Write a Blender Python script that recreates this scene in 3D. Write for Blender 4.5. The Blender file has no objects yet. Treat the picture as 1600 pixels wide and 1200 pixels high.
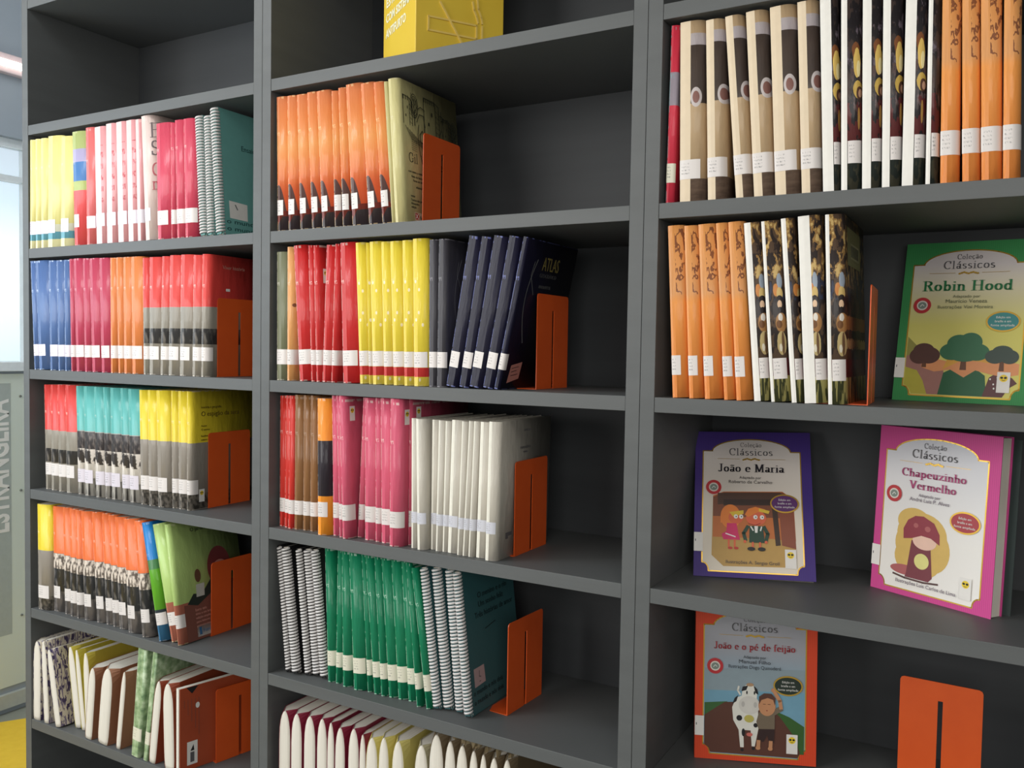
import bpy, bmesh, math, random
from mathutils import Vector, Matrix

scene = bpy.context.scene
COL = scene.collection
random.seed(7)

# ---------------------------------------------------------------- camera, world, lights, exposure
ZO = 0.24                                  # floor level below the lowest shelf data


def sr(r, g, b):
    f = lambda c: (c / 255 / 12.92) if c <= 10.3 else ((c / 255 + .055) / 1.055) ** 2.4
    return (f(r), f(g), f(b), 1.0)


def make_camera():
    yaw, pitch, roll = -0.51722611, -0.04072493, 0.01681693
    cy, sy, cp, sp = math.cos(yaw), math.sin(yaw), math.cos(pitch), math.sin(pitch)
    f = Vector((sy * cp, cy * cp, sp))
    r = Vector((cy, -sy, 0))
    u = r.cross(f)
    r2 = r * math.cos(roll) + u * math.sin(roll)
    u2 = u * math.cos(roll) - r * math.sin(roll)
    cam = bpy.data.cameras.new('camera')
    cam.sensor_width = 36
    cam.lens = 36 * 1349.49 / 1600
    cam.clip_start = .05
    o = bpy.data.objects.new('camera', cam)
    m = Matrix((r2, u2, -f)).transposed().to_4x4()
    m.translation = Vector((0.523235, -1.34912, 1.170337 + ZO))
    o.matrix_world = m
    COL.objects.link(o)
    scene.camera = o


make_camera()
w = bpy.data.worlds.new('world')
scene.world = w
w.use_nodes = True
w.node_tree.nodes['Background'].inputs[0].default_value = sr(205, 215, 225)
w.node_tree.nodes['Background'].inputs[1].default_value = .11


def area(name, loc, target, sx, sy, power, color):
    l = bpy.data.lights.new(name, 'AREA')
    l.shape = 'RECTANGLE'
    l.size, l.size_y, l.energy, l.color = sx, sy, power, color
    o = bpy.data.objects.new(name, l)
    o.location = loc
    o.rotation_euler = (Vector(target) - Vector(loc)).to_track_quat('-Z', 'Y').to_euler()
    COL.objects.link(o)


# daylight from the big windows in front of the shelves, to the left
area('window_daylight', (-2.2, -2.9, 1.95), (-.5, .1, 1.6), 2.4, 1.8, 76, (1, .985, .95))
# a ceiling lamp of the reading room, plus two added fill lights
area('added_right_fill', (1.3, -3.1, 1.85), (.1, 0, 1.6), 2.2, 1.5, 38, (1, .975, .93))  # fill added from the front right to brighten covers, no known window
area('ceiling_lamp_light', (.9, -1.9, 2.9), (-.2, 0, 1.1), 1.8, .6, 9, (1, .97, .91))
area('added_left_wall_fill', (-1.7, -1.0, 2.9), (-2.3, 0, .6), .9, .4, 15, (.95, .98, 1))  # fill added to brighten the left wall and floor, no known lamp
# cooler daylight along the left wall
area('side_window_daylight', (-2.6, -.9, 1.75), (-1.5, .05, 1.4), .9, .9, 12, (.74, .88, 1))

scene.view_settings.view_transform = 'Standard'
scene.view_settings.look = 'None'
scene.view_settings.gamma = 1
scene.view_settings.use_curve_mapping = False
scene.view_settings.exposure = .08


# ---------------------------------------------------------------- node expressions
class X:
    def __init__(s, c, k):
        s.c, s.k = c, k

    def _m(s, op, o, rev=False):
        n = s.c.nt.nodes.new('ShaderNodeMath')
        n.operation = op
        a, b = (o, s) if rev else (s, o)
        for i, q in enumerate((a, b)):
            if q is None:
                continue
            if isinstance(q, X):
                s.c.nt.links.new(q.k, n.inputs[i])
            else:
                n.inputs[i].default_value = q
        return X(s.c, n.outputs[0])

    def __add__(s, o): return s._m('ADD', o)
    __radd__ = __add__
    def __sub__(s, o): return s._m('SUBTRACT', o)
    def __rsub__(s, o): return s._m('SUBTRACT', o, True)
    def __mul__(s, o): return s._m('MULTIPLY', o)
    __rmul__ = __mul__
    def __gt__(s, o): return s._m('GREATER_THAN', o)
    def __lt__(s, o): return s._m('LESS_THAN', o)
    def fract(s): return s._m('FRACT', None)
    def floor(s): return s._m('FLOOR', None)
    def abs(s): return s._m('ABSOLUTE', None)
    def sin(s): return s._m('SINE', None)
    def clamp(s): return s._m('MAXIMUM', 0.)._m('MINIMUM', 1.)


class Ctx:
    def __init__(c, m):
        c.nt = m.node_tree
        tc = c.nt.nodes.new('ShaderNodeTexCoord')
        c.obj = tc.outputs['Object']
        c.gen = tc.outputs['Generated']
        s = c.nt.nodes.new('ShaderNodeSeparateXYZ')
        c.nt.links.new(c.obj, s.inputs[0])
        c.x, c.y, c.z = (X(c, s.outputs[i]) for i in range(3))

    def gxyz(c):
        s = c.nt.nodes.new('ShaderNodeSeparateXYZ')
        c.nt.links.new(c.gen, s.inputs[0])
        return [X(c, s.outputs[i]) for i in range(3)]

    def noise(c, sx, sy, sz, detail=2., off=0.):
        v = c.nt.nodes.new('ShaderNodeVectorMath')
        v.operation = 'MULTIPLY_ADD'
        v.inputs[1].default_value = (sx, sy, sz)
        v.inputs[2].default_value = (off, off * .7, off * 1.3)
        c.nt.links.new(c.obj, v.inputs[0])
        n = c.nt.nodes.new('ShaderNodeTexNoise')
        n.inputs['Scale'].default_value = 1
        n.inputs['Detail'].default_value = detail
        c.nt.links.new(v.outputs[0], n.inputs['Vector'])
        return X(c, n.outputs[0])

    def mix(c, f, a, b):
        n = c.nt.nodes.new('ShaderNodeMix')
        n.data_type = 'RGBA'
        for i, q in ((0, f), (6, a), (7, b)):
            if isinstance(q, X):
                c.nt.links.new(q.k, n.inputs[i])
            else:
                n.inputs[i].default_value = q
        return X(c, n.outputs[2])

    def ramp(c, f, stops, interp='CONSTANT'):
        n = c.nt.nodes.new('ShaderNodeValToRGB')
        n.color_ramp.interpolation = interp
        el = n.color_ramp.elements
        while len(el) < len(stops):
            el.new(1)
        for e, (p, col) in zip(el, stops):
            e.position, e.color = p, col
        c.nt.links.new(f.k, n.inputs[0])
        return X(c, n.outputs[0])


MATS = {}


def mat(name, fn, rough=.4, metal=0., spec=.5, bump=None, coat=0., emit=0.):
    if name in MATS:
        return MATS[name]
    m = bpy.data.materials.new(name)
    m.use_nodes = True
    b = m.node_tree.nodes['Principled BSDF']
    c = Ctx(m)
    col = fn(c) if callable(fn) else fn
    for key in (['Base Color'] + (['Emission Color'] if emit else [])):
        if isinstance(col, X):
            m.node_tree.links.new(col.k, b.inputs[key])
        else:
            b.inputs[key].default_value = col
    b.inputs['Roughness'].default_value = rough
    b.inputs['Metallic'].default_value = metal
    b.inputs['Specular IOR Level'].default_value = spec
    b.inputs['Coat Weight'].default_value = coat
    b.inputs['Coat Roughness'].default_value = .1
    if emit:
        b.inputs['Emission Strength'].default_value = emit
    if bump:
        h = bump[0](c)
        n = m.node_tree.nodes.new('ShaderNodeBump')
        n.inputs['Strength'].default_value = bump[1]
        n.inputs['Distance'].default_value = .002
        m.node_tree.links.new(h.k, n.inputs['Height'])
        m.node_tree.links.new(n.outputs[0], b.inputs['Normal'])
        if coat:
            m.node_tree.links.new(n.outputs[0], b.inputs['Coat Normal'])
    MATS[name] = m
    return m


def plain(name, rgb, rough=.45, **k):
    """one colour with a faint uneven print"""
    col = sr(*rgb)
    dk = tuple(q * .86 for q in col[:3]) + (1,)
    return mat(name, lambda c: c.mix(c.noise(60, 60, 60, 3), dk, col), rough, **k)


wrinkle = (lambda c: c.noise(110, 70, 24, 3), .7)


# ---------------------------------------------------------------- object helpers
def mesh_obj(name, bm, mats, parent=None, smooth=False):
    me = bpy.data.meshes.new(name)
    bm.normal_update()
    bm.to_mesh(me)
    bm.free()
    for m in (mats if isinstance(mats, (list, tuple)) else [mats]):
        me.materials.append(m)
    if smooth:
        for p in me.polygons:
            p.use_smooth = True
    o = bpy.data.objects.new(name, me)
    COL.objects.link(o)
    o.parent = parent
    return o


def tag(o, label=None, cat=None, group=None, kind=None):
    for k, v in (('label', label), ('category', cat), ('group', group), ('kind', kind)):
        if v:
            o[k] = v
    return o


def thing(name, loc, rot, label, cat, group=None):
    o = bpy.data.objects.new(name, None)
    o.empty_display_size = .05
    COL.objects.link(o)
    o.location = loc
    o.rotation_euler = rot
    return tag(o, label, cat, group)


def bx(bm, x0, y0, z0, x1, y1, z1, bevel=0., mi=0):
    vs = [bm.verts.new((x, y, z)) for x in (x0, x1) for y in (y0, y1) for z in (z0, z1)]
    fs = [bm.faces.new([vs[i] for i in q]) for q in
          ((0, 1, 3, 2), (4, 6, 7, 5), (0, 4, 5, 1), (2, 3, 7, 6), (0, 2, 6, 4), (1, 5, 7, 3))]
    for f in fs:
        f.material_index = mi
    if bevel:
        es = list({e for f in fs for e in f.edges})
        bmesh.ops.bevel(bm, geom=es, offset=bevel, segments=2, affect='EDGES', profile=.5)


def box_obj(name, b, m, parent=None, bevel=0.):
    bm = bmesh.new()
    bx(bm, *b, bevel=bevel)
    return mesh_obj(name, bm, m, parent)


def prism(bm, pts, z0, z1, mi=0, axes='xy'):
    """closed 2-D outline pushed from z0 to z1 (axes: which plane the outline lies in)"""
    def P(a, b, h):
        return (a, b, h) if axes == 'xy' else ((a, h, b) if axes == 'xz' else (h, a, b))
    lo = [bm.verts.new(P(a, b, z0)) for a, b in pts]
    hi = [bm.verts.new(P(a, b, z1)) for a, b in pts]
    n = len(pts)
    fs = [bm.faces.new(lo[::-1]), bm.faces.new(hi)]
    fs += [bm.faces.new((lo[i], lo[(i + 1) % n], hi[(i + 1) % n], hi[i])) for i in range(n)]
    for f in fs:
        f.material_index = mi
    bmesh.ops.recalc_face_normals(bm, faces=fs)


class Art:
    """flat printed shapes laid on a surface; pl maps (a, b, layer) to a point"""
    def __init__(s, pl):
        s.pl, s.bm, s.mats, s.n = pl, bmesh.new(), [], 0

    def mi(s, m):
        if m not in s.mats:
            s.mats.append(m)
        return s.mats.index(m)

    def poly(s, pts, m):
        s.n += 1
        f = s.bm.faces.new([s.bm.verts.new(s.pl(a, b, s.n)) for a, b in pts])
        f.material_index = s.mi(m)
        return s

    def ell(s, cx, cy, rx, ry, m, a0=0, a1=360, n=28):
        return s.poly([(cx + rx * math.cos(math.radians(a0 + (a1 - a0) * i / n)),
                        cy + ry * math.sin(math.radians(a0 + (a1 - a0) * i / n)))
                       for i in range(n + (0 if a1 - a0 == 360 else 1))], m)

    def line(s, pts, wd, m):
        s.n += 1
        k = s.mi(m)
        for (a, b), (c, d) in zip(pts, pts[1:]):
            L = math.hypot(c - a, d - b) or 1e-9
            tx, ty = (c - a) / L * wd * .3, (d - b) / L * wd * .3
            nx, ny = -(d - b) / L * wd / 2, (c - a) / L * wd / 2
            f = s.bm.faces.new([s.bm.verts.new(s.pl(p, q, s.n)) for p, q in
                                ((a - tx + nx, b - ty + ny), (a - tx - nx, b - ty - ny),
                                 (c + tx - nx, d + ty - ny), (c + tx + nx, d + ty + ny))])
            f.material_index = k
        return s

    def rect(s, a0, b0, a1, b1, m):
        return s.poly([(a0, b0), (a1, b0), (a1, b1), (a0, b1)], m)

    def serif(s, text, cx, by, cap, m, width=None, bold=1., slant=0., left=False):
        """serif lettering: every stroke is swept with an upright broad nib"""
        s.n += 1
        k = s.mi(m)
        adv, segs = 0, []
        hw, hh = .068 * bold, .022
        for ch in text:
            wch, strokes = GLYPH[ch]
            for st in strokes:
                for p, q in zip(st, st[1:]):
                    segs.append(((p[0] + adv, p[1]), (q[0] + adv, q[1])))
            adv += wch + .1
        sx = (width / adv) if width else cap
        x0 = cx if left else cx - adv * sx / 2
        for (a, b), (c, d) in segs:
            q = [(px + i * hw, py + j * hh) for px, py in ((a, b), (c, d)) for i in (-1, 1) for j in (-1, 1)]
            h = hull(q)
            f = s.bm.faces.new([s.bm.verts.new(s.pl(x0 + u * sx + slant * v * cap, by + v * cap, s.n)) for u, v in h])
            f.material_index = k
        return s

    def obj(s, name, parent):
        return mesh_obj(name, s.bm, s.mats, parent)


def hull(pts):
    pts = sorted(set((round(a, 5), round(b, 5)) for a, b in pts))
    def half(ps):
        o = []
        for p in ps:
            while len(o) > 1 and (o[-1][0] - o[-2][0]) * (p[1] - o[-2][1]) - (o[-1][1] - o[-2][1]) * (p[0] - o[-2][0]) <= 0:
                o.pop()
            o.append(p)
        return o[:-1]
    return half(pts) + half(pts[::-1])


def arc(cx, cy, rx, ry, a0, a1, n=14):
    return [(cx + rx * math.cos(math.radians(a0 + (a1 - a0) * i / n)),
             cy + ry * math.sin(math.radians(a0 + (a1 - a0) * i / n))) for i in range(n + 1)]


def sf(x, y, w=.11):
    return [(x - w, y), (x + w, y)]


def V(x, a, b):
    return [(x, a), (x, b)]


_o = (.56, [arc(.28, .31, .21, .3, 0, 360)])
_n = [V(.13, 0, .62), arc(.30, .42, .17, .18, 180, 0), V(.47, .42, 0), sf(.13, 0), sf(.47, 0), [(.04, .61), (.13, .61)]]
_a = [arc(.22, .17, .14, .16, 0, 360), V(.4, .45, .04), arc(.25, .45, .15, .16, 0, 150), [(.4, .03), (.5, .05)]]
_c = [arc(.28, .31, .21, .3, 50, 315)]
_e = [arc(.28, .31, .21, .3, 5, 315), [(.1, .34), (.46, .34)]]
_i = [V(.14, 0, .62), sf(.14, 0), [(.05, .61), (.14, .61)]]
_til = [(.1, .78), (.2, .84), (.3, .78), (.4, .84)]
GLYPH = {
    ' ': (.3, []), 'o': _o,
    'õ': (.56, _o[1] + [_til]), 'ã': (.5, _a + [_til]), 'á': (.5, _a + [[(.24, .74), (.36, .92)]]), 'a': (.5, _a),
    'c': (.5, _c), 'ç': (.5, _c + [[(.3, 0), (.34, -.1), (.24, -.18)]]), 'e': (.52, _e),
    'é': (.52, _e + [[(.24, .74), (.38, .92)]]),
    'n': (.58, _n), 'i': (.26, _i + [[(.13, .84), (.15, .84)], [(.13, .88), (.15, .88)]]),
    'j': (.28, [V(.16, .62, -.1), arc(.05, -.1, .11, .12, 0, -140), [(.07, .61), (.16, .61)], [(.15, .85), (.17, .85)]]),
    'l': (.28, [V(.14, 0, 1), sf(.14, 0), [(.05, .98), (.14, .98)]]),
    'h': (.58, _n + [V(.13, .6, 1), [(.04, .98), (.13, .98)]]),
    'm': (.9, _n + [arc(.64, .42, .17, .18, 180, 0), V(.81, .42, 0), sf(.81, 0)]),
    'b': (.58, [V(.13, 0, 1), arc(.32, .31, .18, .3, 150, -150), [(.04, .98), (.13, .98)]]),
    'd': (.6, [V(.46, 0, 1), arc(.27, .31, .19, .3, 30, 330), [(.37, .98), (.46, .98)], [(.46, .02), (.56, .02)]]),
    'p': (.58, [V(.13, -.28, .62), arc(.32, .31, .18, .3, 150, -150), sf(.13, -.28), [(.04, .61), (.13, .61)]]),
    'u': (.58, [V(.13, .62, .2), arc(.29, .2, .16, .19, 180, 360), V(.45, .62, 0), [(.04, .61), (.13, .61)], [(.36, .61), (.45, .61)], [(.45, .02), (.54, .02)]]),
    'r': (.42, [V(.13, 0, .62), arc(.28, .44, .15, .16, 165, 50), sf(.13, 0), [(.04, .61), (.13, .61)]]),
    's': (.42, [arc(.21, .46, .14, .14, 40, 270, 9) + arc(.21, .16, .15, .15, 90, -140, 9)]),
    't': (.36, [V(.16, .1, .8), arc(.24, .1, .08, .09, 180, 320, 6), [(.03, .6), (.32, .6)]]),
    'f': (.36, [V(.16, 0, .8), arc(.29, .8, .13, .17, 180, 45, 8), [(.03, .6), (.32, .6)], sf(.16, 0)]),
    'z': (.48, [[(.06, .6), (.42, .6)], [(.42, .6), (.06, .02)], [(.06, .02), (.44, .02)], [(.06, .6), (.06, .5)], [(.44, .02), (.44, .12)]]),
    'R': (.76, [V(.16, 0, 1), [(.16, .98), (.36, .98)], arc(.36, .76, .24, .22, 90, -90, 10), [(.36, .53), (.16, .53)], [(.4, .53), (.66, .02)], sf(.16, 0, .13), sf(.68, 0), [(.03, .98), (.16, .98)]]),
    'H': (.86, [V(.16, 0, 1), V(.7, 0, 1), [(.16, .52), (.7, .52)], sf(.16, 0, .13), sf(.7, 0, .13), sf(.16, .98, .13), sf(.7, .98, .13)]),
    'J': (.5, [V(.32, .2, 1), arc(.18, .18, .14, .18, 0, -160, 8), sf(.32, .98, .13)]),
    'M': (1., [[(.15, 0), (.15, 1)], [(.17, 1), (.47, .05)], [(.47, .05), (.82, 1)], V(.84, 0, 1), sf(.15, 0, .12), sf(.84, 0, .13), [(.02, .98), (.15, .98)], [(.84, .98), (.96, .98)]]),
    'C': (.76, [arc(.44, .5, .34, .49, 52, 310, 20), [(.68, .68), (.68, .95)]]),
    'G': (.84, [arc(.44, .5, .34, .49, 52, 320, 20), [(.68, .68), (.68, .95)], V(.7, .08, .44), sf(.7, .44, .12)]),
    'V': (.78, [[(.1, 1), (.4, 0)], [(.4, 0), (.68, 1)], sf(.1, .98), sf(.68, .98)]),
    'E': (.68, [V(.16, 0, 1), [(.16, .98), (.58, .98)], [(.16, .52), (.46, .52)], [(.16, .02), (.6, .02)], [(.58, .98), (.58, .8)], [(.6, .02), (.6, .2)], [(.03, .98), (.16, .98)], [(.03, .02), (.16, .02)]]),
    'S': (.6, [arc(.3, .75, .2, .23, 40, 270, 12) + arc(.3, .26, .21, .25, 90, -140, 12), [(.47, .72), (.47, .95)], [(.09, .06), (.09, .28)]]),
}


def text(name, body, size, loc, rot, m, parent, width=None, align='CENTER', extrude=.00015, line=1., base=False, bold=0.):
    """sans lettering, turned into a mesh of its own"""
    cu = bpy.data.curves.new(name, 'FONT')
    cu.body, cu.size, cu.align_x, cu.align_y = body, size, align, 'BOTTOM_BASELINE' if base else 'CENTER'
    cu.extrude, cu.space_line, cu.resolution_u = extrude, line, 3
    cu.offset = bold
    tmp = bpy.data.objects.new(name, cu)
    COL.objects.link(tmp)
    bpy.context.view_layer.update()
    me = bpy.data.meshes.new_from_object(tmp.evaluated_get(bpy.context.evaluated_depsgraph_get()))
    bpy.data.objects.remove(tmp)
    bpy.data.curves.remove(cu)
    if width:
        xs = [v.co.x for v in me.vertices]
        k = width / max(max(xs) - min(xs), 1e-6)
        for v in me.vertices:
            v.co.x *= k
    me.name = name
    me.materials.clear()
    me.materials.append(m)
    o = bpy.data.objects.new(name, me)
    COL.objects.link(o)
    o.parent = parent
    o.location, o.rotation_euler = loc, rot
    return o


# run: (shelf, [(x, y, lean, height, thickness) in metres ...])
ROWS = {
 'yellow': ('B', [(-1.70961, 0.004, 0.01, 0.2817, 0.0227), (-1.685, 0.004, 0.0043, 0.2818, 0.0229), (-1.6609, 0.004, 0.0013, 0.2811, 0.0285), (-1.6319, 0.004, 0.0135, 0.2825, 0.0543), (-1.5772, 0.004, 0.0149, 0.2762, 0.0445)]),
 'multicolour': ('B', [(-1.5197, 0.004, -0.0299, 0.2833, 0.0489)]),
 'salmon': ('B', [(-1.4704, 0.004, -0.0133, 0.2877, 0.034)]),
 'pink': ('B', [(-1.4326, 0.004, -0.0254, 0.2851, 0.0399), (-1.3922, 0.004, -0.012, 0.2883, 0.0378), (-1.3495, 0.004, -0.0279, 0.2881, 0.0371), (-1.3113, 0.004, -0.0303, 0.2878, 0.0334), (-1.2774, 0.004, -0.0306, 0.2863, 0.0208)]),
 'pale_pink': ('B', [(-1.2483, 0.004, -0.057, 0.292, 0.0396)]),
 'crimson': ('B', [(-1.2054, 0.004, -0.0221, 0.2683, 0.0462), (-1.1588, 0.004, -0.0119, 0.2646, 0.0139), (-1.1387, 0.004, -0.0332, 0.2689, 0.0279), (-1.1104, 0.004, -0.0292, 0.2685, 0.0319)]),
 'coil_teal': ('B', [(-1.0686, 0.004, -0.0633, 0.2734, 0.0258), (-1.0424, 0.004, -0.0476, 0.2703, 0.0179), (-1.0154, 0.004, -0.0753, 0.2857, 0.0236)]),
 'navy': ('C', [(-1.6932, 0.004, -0.0556, 0.2844, 0.0217), (-1.6711, 0.004, -0.0556, 0.2837, 0.0468), (-1.6238, 0.004, -0.0223, 0.2826, 0.0331), (-1.5894, 0.004, -0.025, 0.2823, 0.0278), (-1.5612, 0.004, -0.0128, 0.2823, 0.0211)]),
 'wine': ('C', [(-1.5362, 0.004, -0.0227, 0.2837, 0.0168), (-1.5141, 0.004, -0.0398, 0.2841, 0.0336), (-1.4801, 0.004, -0.028, 0.283, 0.0257), (-1.4506, 0.004, -0.04, 0.2822, 0.0366), (-1.4136, 0.004, -0.0331, 0.2815, 0.0347)]),
 'tangerine': ('C', [(-1.3785, 0.004, -0.0081, 0.2806, 0.0219), (-1.3497, 0.004, -0.0311, 0.2807, 0.0217), (-1.3276, 0.004, -0.0134, 0.2804, 0.0289), (-1.2976, 0.004, -0.016, 0.2801, 0.0377)]),
 'red_grey': ('C', [(-1.2564, 0.004, -0.0145, 0.2761, 0.0208), (-1.2352, 0.004, 0.0004, 0.2768, 0.0384), (-1.1965, 0.004, 0.0209, 0.2767, 0.0269), (-1.1683, 0.004, 0.0178, 0.278, 0.0374), (-1.1296, 0.004, 0.0147, 0.278, 0.0411), (-1.0872, 0.004, 0.0116, 0.2757, 0.0285), (-1.0583, 0.004, 0.0127, 0.2768, 0.0206)]),
 'red_grey_low': ('D', [(-1.6818, 0.0268, -0.0234, 0.2776, 0.0281), (-1.6533, 0.0247, -0.0129, 0.2787, 0.032), (-1.618, 0.0226, -0.0234, 0.2799, 0.032), (-1.5856, 0.023, -0.0185, 0.2802, 0.0431)]),
 'teal': ('D', [(-1.5393, 0.0241, -0.029, 0.2792, 0.0295), (-1.5094, 0.0231, -0.0192, 0.2795, 0.0425), (-1.4636, 0.0221, -0.0293, 0.2794, 0.0327), (-1.4291, 0.0242, -0.0342, 0.2797, 0.0218), (-1.4069, 0.0263, -0.0226, 0.2793, 0.0401), (-1.3644, 0.0257, -0.0298, 0.2796, 0.0293), (-1.3347, 0.0251, -0.0277, 0.2791, 0.0393)]),
 'yellow_grey': ('D', [(-1.2904, 0.0225, -0.0257, 0.2784, 0.0301), (-1.2599, 0.0219, -0.0215, 0.2792, 0.0303), (-1.2279, 0.0226, -0.026, 0.28, 0.0389), (-1.1886, 0.0314, -0.0202, 0.2804, 0.0207), (-1.1675, 0.033, -0.0121, 0.2804, 0.0301), (-1.1369, 0.0309, -0.0042, 0.2809, 0.0151)]),
 'yellow_grey_low': ('E', [(-1.6873, 0.0081, -0.012, 0.2811, 0.0472)]),
 'orange_grey': ('E', [(-1.6395, 0.0213, -0.0131, 0.2783, 0.0448), (-1.5892, 0.0193, -0.0313, 0.2804, 0.0284), (-1.5604, 0.0158, -0.0136, 0.2813, 0.0256), (-1.5315, 0.0144, -0.0238, 0.2809, 0.0208), (-1.5027, 0.0165, -0.0514, 0.2797, 0.0369), (-1.4586, 0.0205, -0.0751, 0.2813, 0.0334), (-1.4247, 0.0231, -0.065, 0.2817, 0.0274), (-1.3957, 0.0213, -0.0695, 0.2809, 0.0275), (-1.3678, 0.0191, -0.0671, 0.2793, 0.042), (-1.3253, 0.013, -0.066, 0.2809, 0.0445), (-1.2675, 0.0087, -0.1115, 0.282, 0.0275)]),
 'blue_green': ('E', [(-1.2067, 0.0089, -0.2261, 0.285, 0.0231)]),
 'lime': ('E', [(-1.1773, 0.0207, -0.2456, 0.283, 0.0303), (-1.1456, 0.0132, -0.171, 0.286, 0.0116)]),
 'orange_sun': ('B', [(-0.8325, 0.012, -0.0187, 0.2836, 0.0301), (-0.801, 0.012, -0.0222, 0.2823, 0.0266), (-0.7675, 0.012, -0.0454, 0.2812, 0.0279), (-0.735, 0.012, -0.0601, 0.2825, 0.0258), (-0.7071, 0.012, -0.0659, 0.2816, 0.033), (-0.6736, 0.012, -0.0445, 0.2767, 0.0176), (-0.6527, 0.012, -0.0541, 0.2806, 0.0194), (-0.6269, 0.012, -0.0743, 0.2844, 0.0379), (-0.5845, 0.012, -0.0893, 0.2819, 0.0317), (-0.551, 0.012, -0.0944, 0.2801, 0.0224)]),
 'cream': ('B', [(-0.5278, 0.012, -0.0863, 0.2781, 0.0085), (-0.5189, 0.012, -0.0798, 0.2818, 0.0224)]),
 'olive': ('C', [(-0.8321, 0.012, -0.0078, 0.2736, 0.0284)]),
 'sand': ('C', [(-0.8024, 0.012, -0.0055, 0.283, 0.0176)]),
 'red': ('C', [(-0.7663, 0.012, -0.0689, 0.2853, 0.0318), (-0.734, 0.012, -0.0406, 0.2837, 0.0139), (-0.7197, 0.012, -0.0407, 0.2831, 0.0158), (-0.7035, 0.012, 0.0297, 0.282, 0.0227), (-0.6797, 0.012, 0.0272, 0.2832, 0.0129), (-0.6475, 0.012, -0.0394, 0.2851, 0.0391)]),
 'yellow_dots': ('C', [(-0.6038, 0.012, -0.0542, 0.2835, 0.0228), (-0.5806, 0.012, -0.0426, 0.2821, 0.0091), (-0.5707, 0.012, -0.0437, 0.2837, 0.0278), (-0.5425, 0.012, -0.0414, 0.2823, 0.0217), (-0.519, 0.012, -0.0465, 0.2822, 0.0256), (-0.493, 0.012, -0.0329, 0.2826, 0.0231), (-0.4695, 0.012, -0.027, 0.2844, 0.0309)]),
 'charcoal': ('C', [(-0.4346, 0.012, -0.0121, 0.2808, 0.018), (-0.4162, 0.012, 0.0004, 0.2811, 0.0195)]),
 'navy_black': ('C', [(-0.3946, 0.012, 0.1656, 0.2844, 0.0266), (-0.3653, 0.012, 0.16, 0.282, 0.0221), (-0.3425, 0.012, 0.1737, 0.2819, 0.0288), (-0.3129, 0.012, 0.1823, 0.281, 0.0231), (-0.289, 0.012, 0.2027, 0.2807, 0.0116)]),
 'scarlet': ('D', [(-0.8341, 0.0244, -0.002, 0.284, 0.0193), (-0.8144, 0.0195, 0.005, 0.2851, 0.0141), (-0.7999, 0.0149, 0.0061, 0.2853, 0.0142)]),
 'brown': ('D', [(-0.7837, 0.017, -0.0002, 0.2879, 0.0208), (-0.7615, 0.0197, -0.0036, 0.2878, 0.0187), (-0.7423, 0.0205, -0.0041, 0.2879, 0.0184)]),
 'orange_black': ('D', [(-0.7055, 0.004, -0.0143, 0.284, 0.0285)]),
 'rose': ('D', [(-0.6739, 0.0157, -0.0243, 0.2908, 0.0168), (-0.6517, 0.0093, -0.0415, 0.2919, 0.0119), (-0.6383, 0.004, -0.0453, 0.2921, 0.0165), (-0.6213, 0.0298, 0.0399, 0.2889, 0.0116), (-0.5942, 0.0207, -0.0126, 0.2896, 0.0277), (-0.5659, 0.0192, -0.0131, 0.2903, 0.0133), (-0.5492, 0.0179, -0.0234, 0.2907, 0.0299), (-0.5189, 0.004, -0.0041, 0.2916, 0.0257), (-0.4925, 0.0301, -0.005, 0.2908, 0.007)]),
 'white': ('D', [(-0.4741, 0.0153, -0.0122, 0.2547, 0.0137), (-0.456, 0.0105, -0.0281, 0.2545, 0.0195), (-0.4361, 0.0266, -0.0003, 0.2535, 0.0162), (-0.4195, 0.0197, 0.0133, 0.2537, 0.0136), (-0.4054, 0.0223, 0.0128, 0.253, 0.0124), (-0.3925, 0.0213, 0.0232, 0.2559, 0.0248), (-0.3673, 0.0154, 0.0283, 0.2551, 0.0119), (-0.355, 0.0157, 0.0395, 0.2566, 0.0112), (-0.3419, 0.0152, 0.034, 0.2567, 0.0117), (-0.3269, 0.0188, 0.0227, 0.256, 0.0235), (-0.3014, 0.0101, 0.0166, 0.2584, 0.023)]),
 'coil_black': ('E', [(-0.8126, 0.0215, -0.106461, 0.2762, 0.013), (-0.7946, 0.0198, -0.1241, 0.2761, 0.0289), (-0.7651, 0.0297, -0.1103, 0.2745, 0.016), (-0.7486, 0.0347, -0.1098, 0.275, 0.0226), (-0.7255, 0.0333, -0.1081, 0.2773, 0.0203)]),
 'green': ('E', [(-0.7005, 0.0333, -0.0419, 0.2839, 0.0191), (-0.6809, 0.0352, 0.0075, 0.2836, 0.0154), (-0.6567, 0.03, -0.022, 0.2861, 0.0193), (-0.6262, 0.029, -0.0596, 0.2866, 0.0283), (-0.5941, 0.0343, -0.0717, 0.2846, 0.0109), (-0.5762, 0.0328, -0.0948, 0.2853, 0.0178), (-0.5579, 0.0327, -0.077, 0.2847, 0.0151), (-0.5404, 0.036, -0.0845, 0.283, 0.0216), (-0.5184, 0.0385, -0.0799, 0.2823, 0.0225), (-0.4955, 0.0415, -0.0784, 0.2816, 0.0211), (-0.4651, 0.0275, -0.1079, 0.2867, 0.011), (-0.4428, 0.0288, -0.1466, 0.2782, 0.0126)]),
 'coil_dark_teal': ('E', [(-0.4297, 0.0307, -0.1332, 0.2803, 0.0181), (-0.411, 0.0383, -0.1223, 0.2813, 0.0267), (-0.3837, 0.0396, -0.1076, 0.2822, 0.0226), (-0.3583, 0.0322, -0.1161, 0.2817, 0.019)]),
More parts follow.
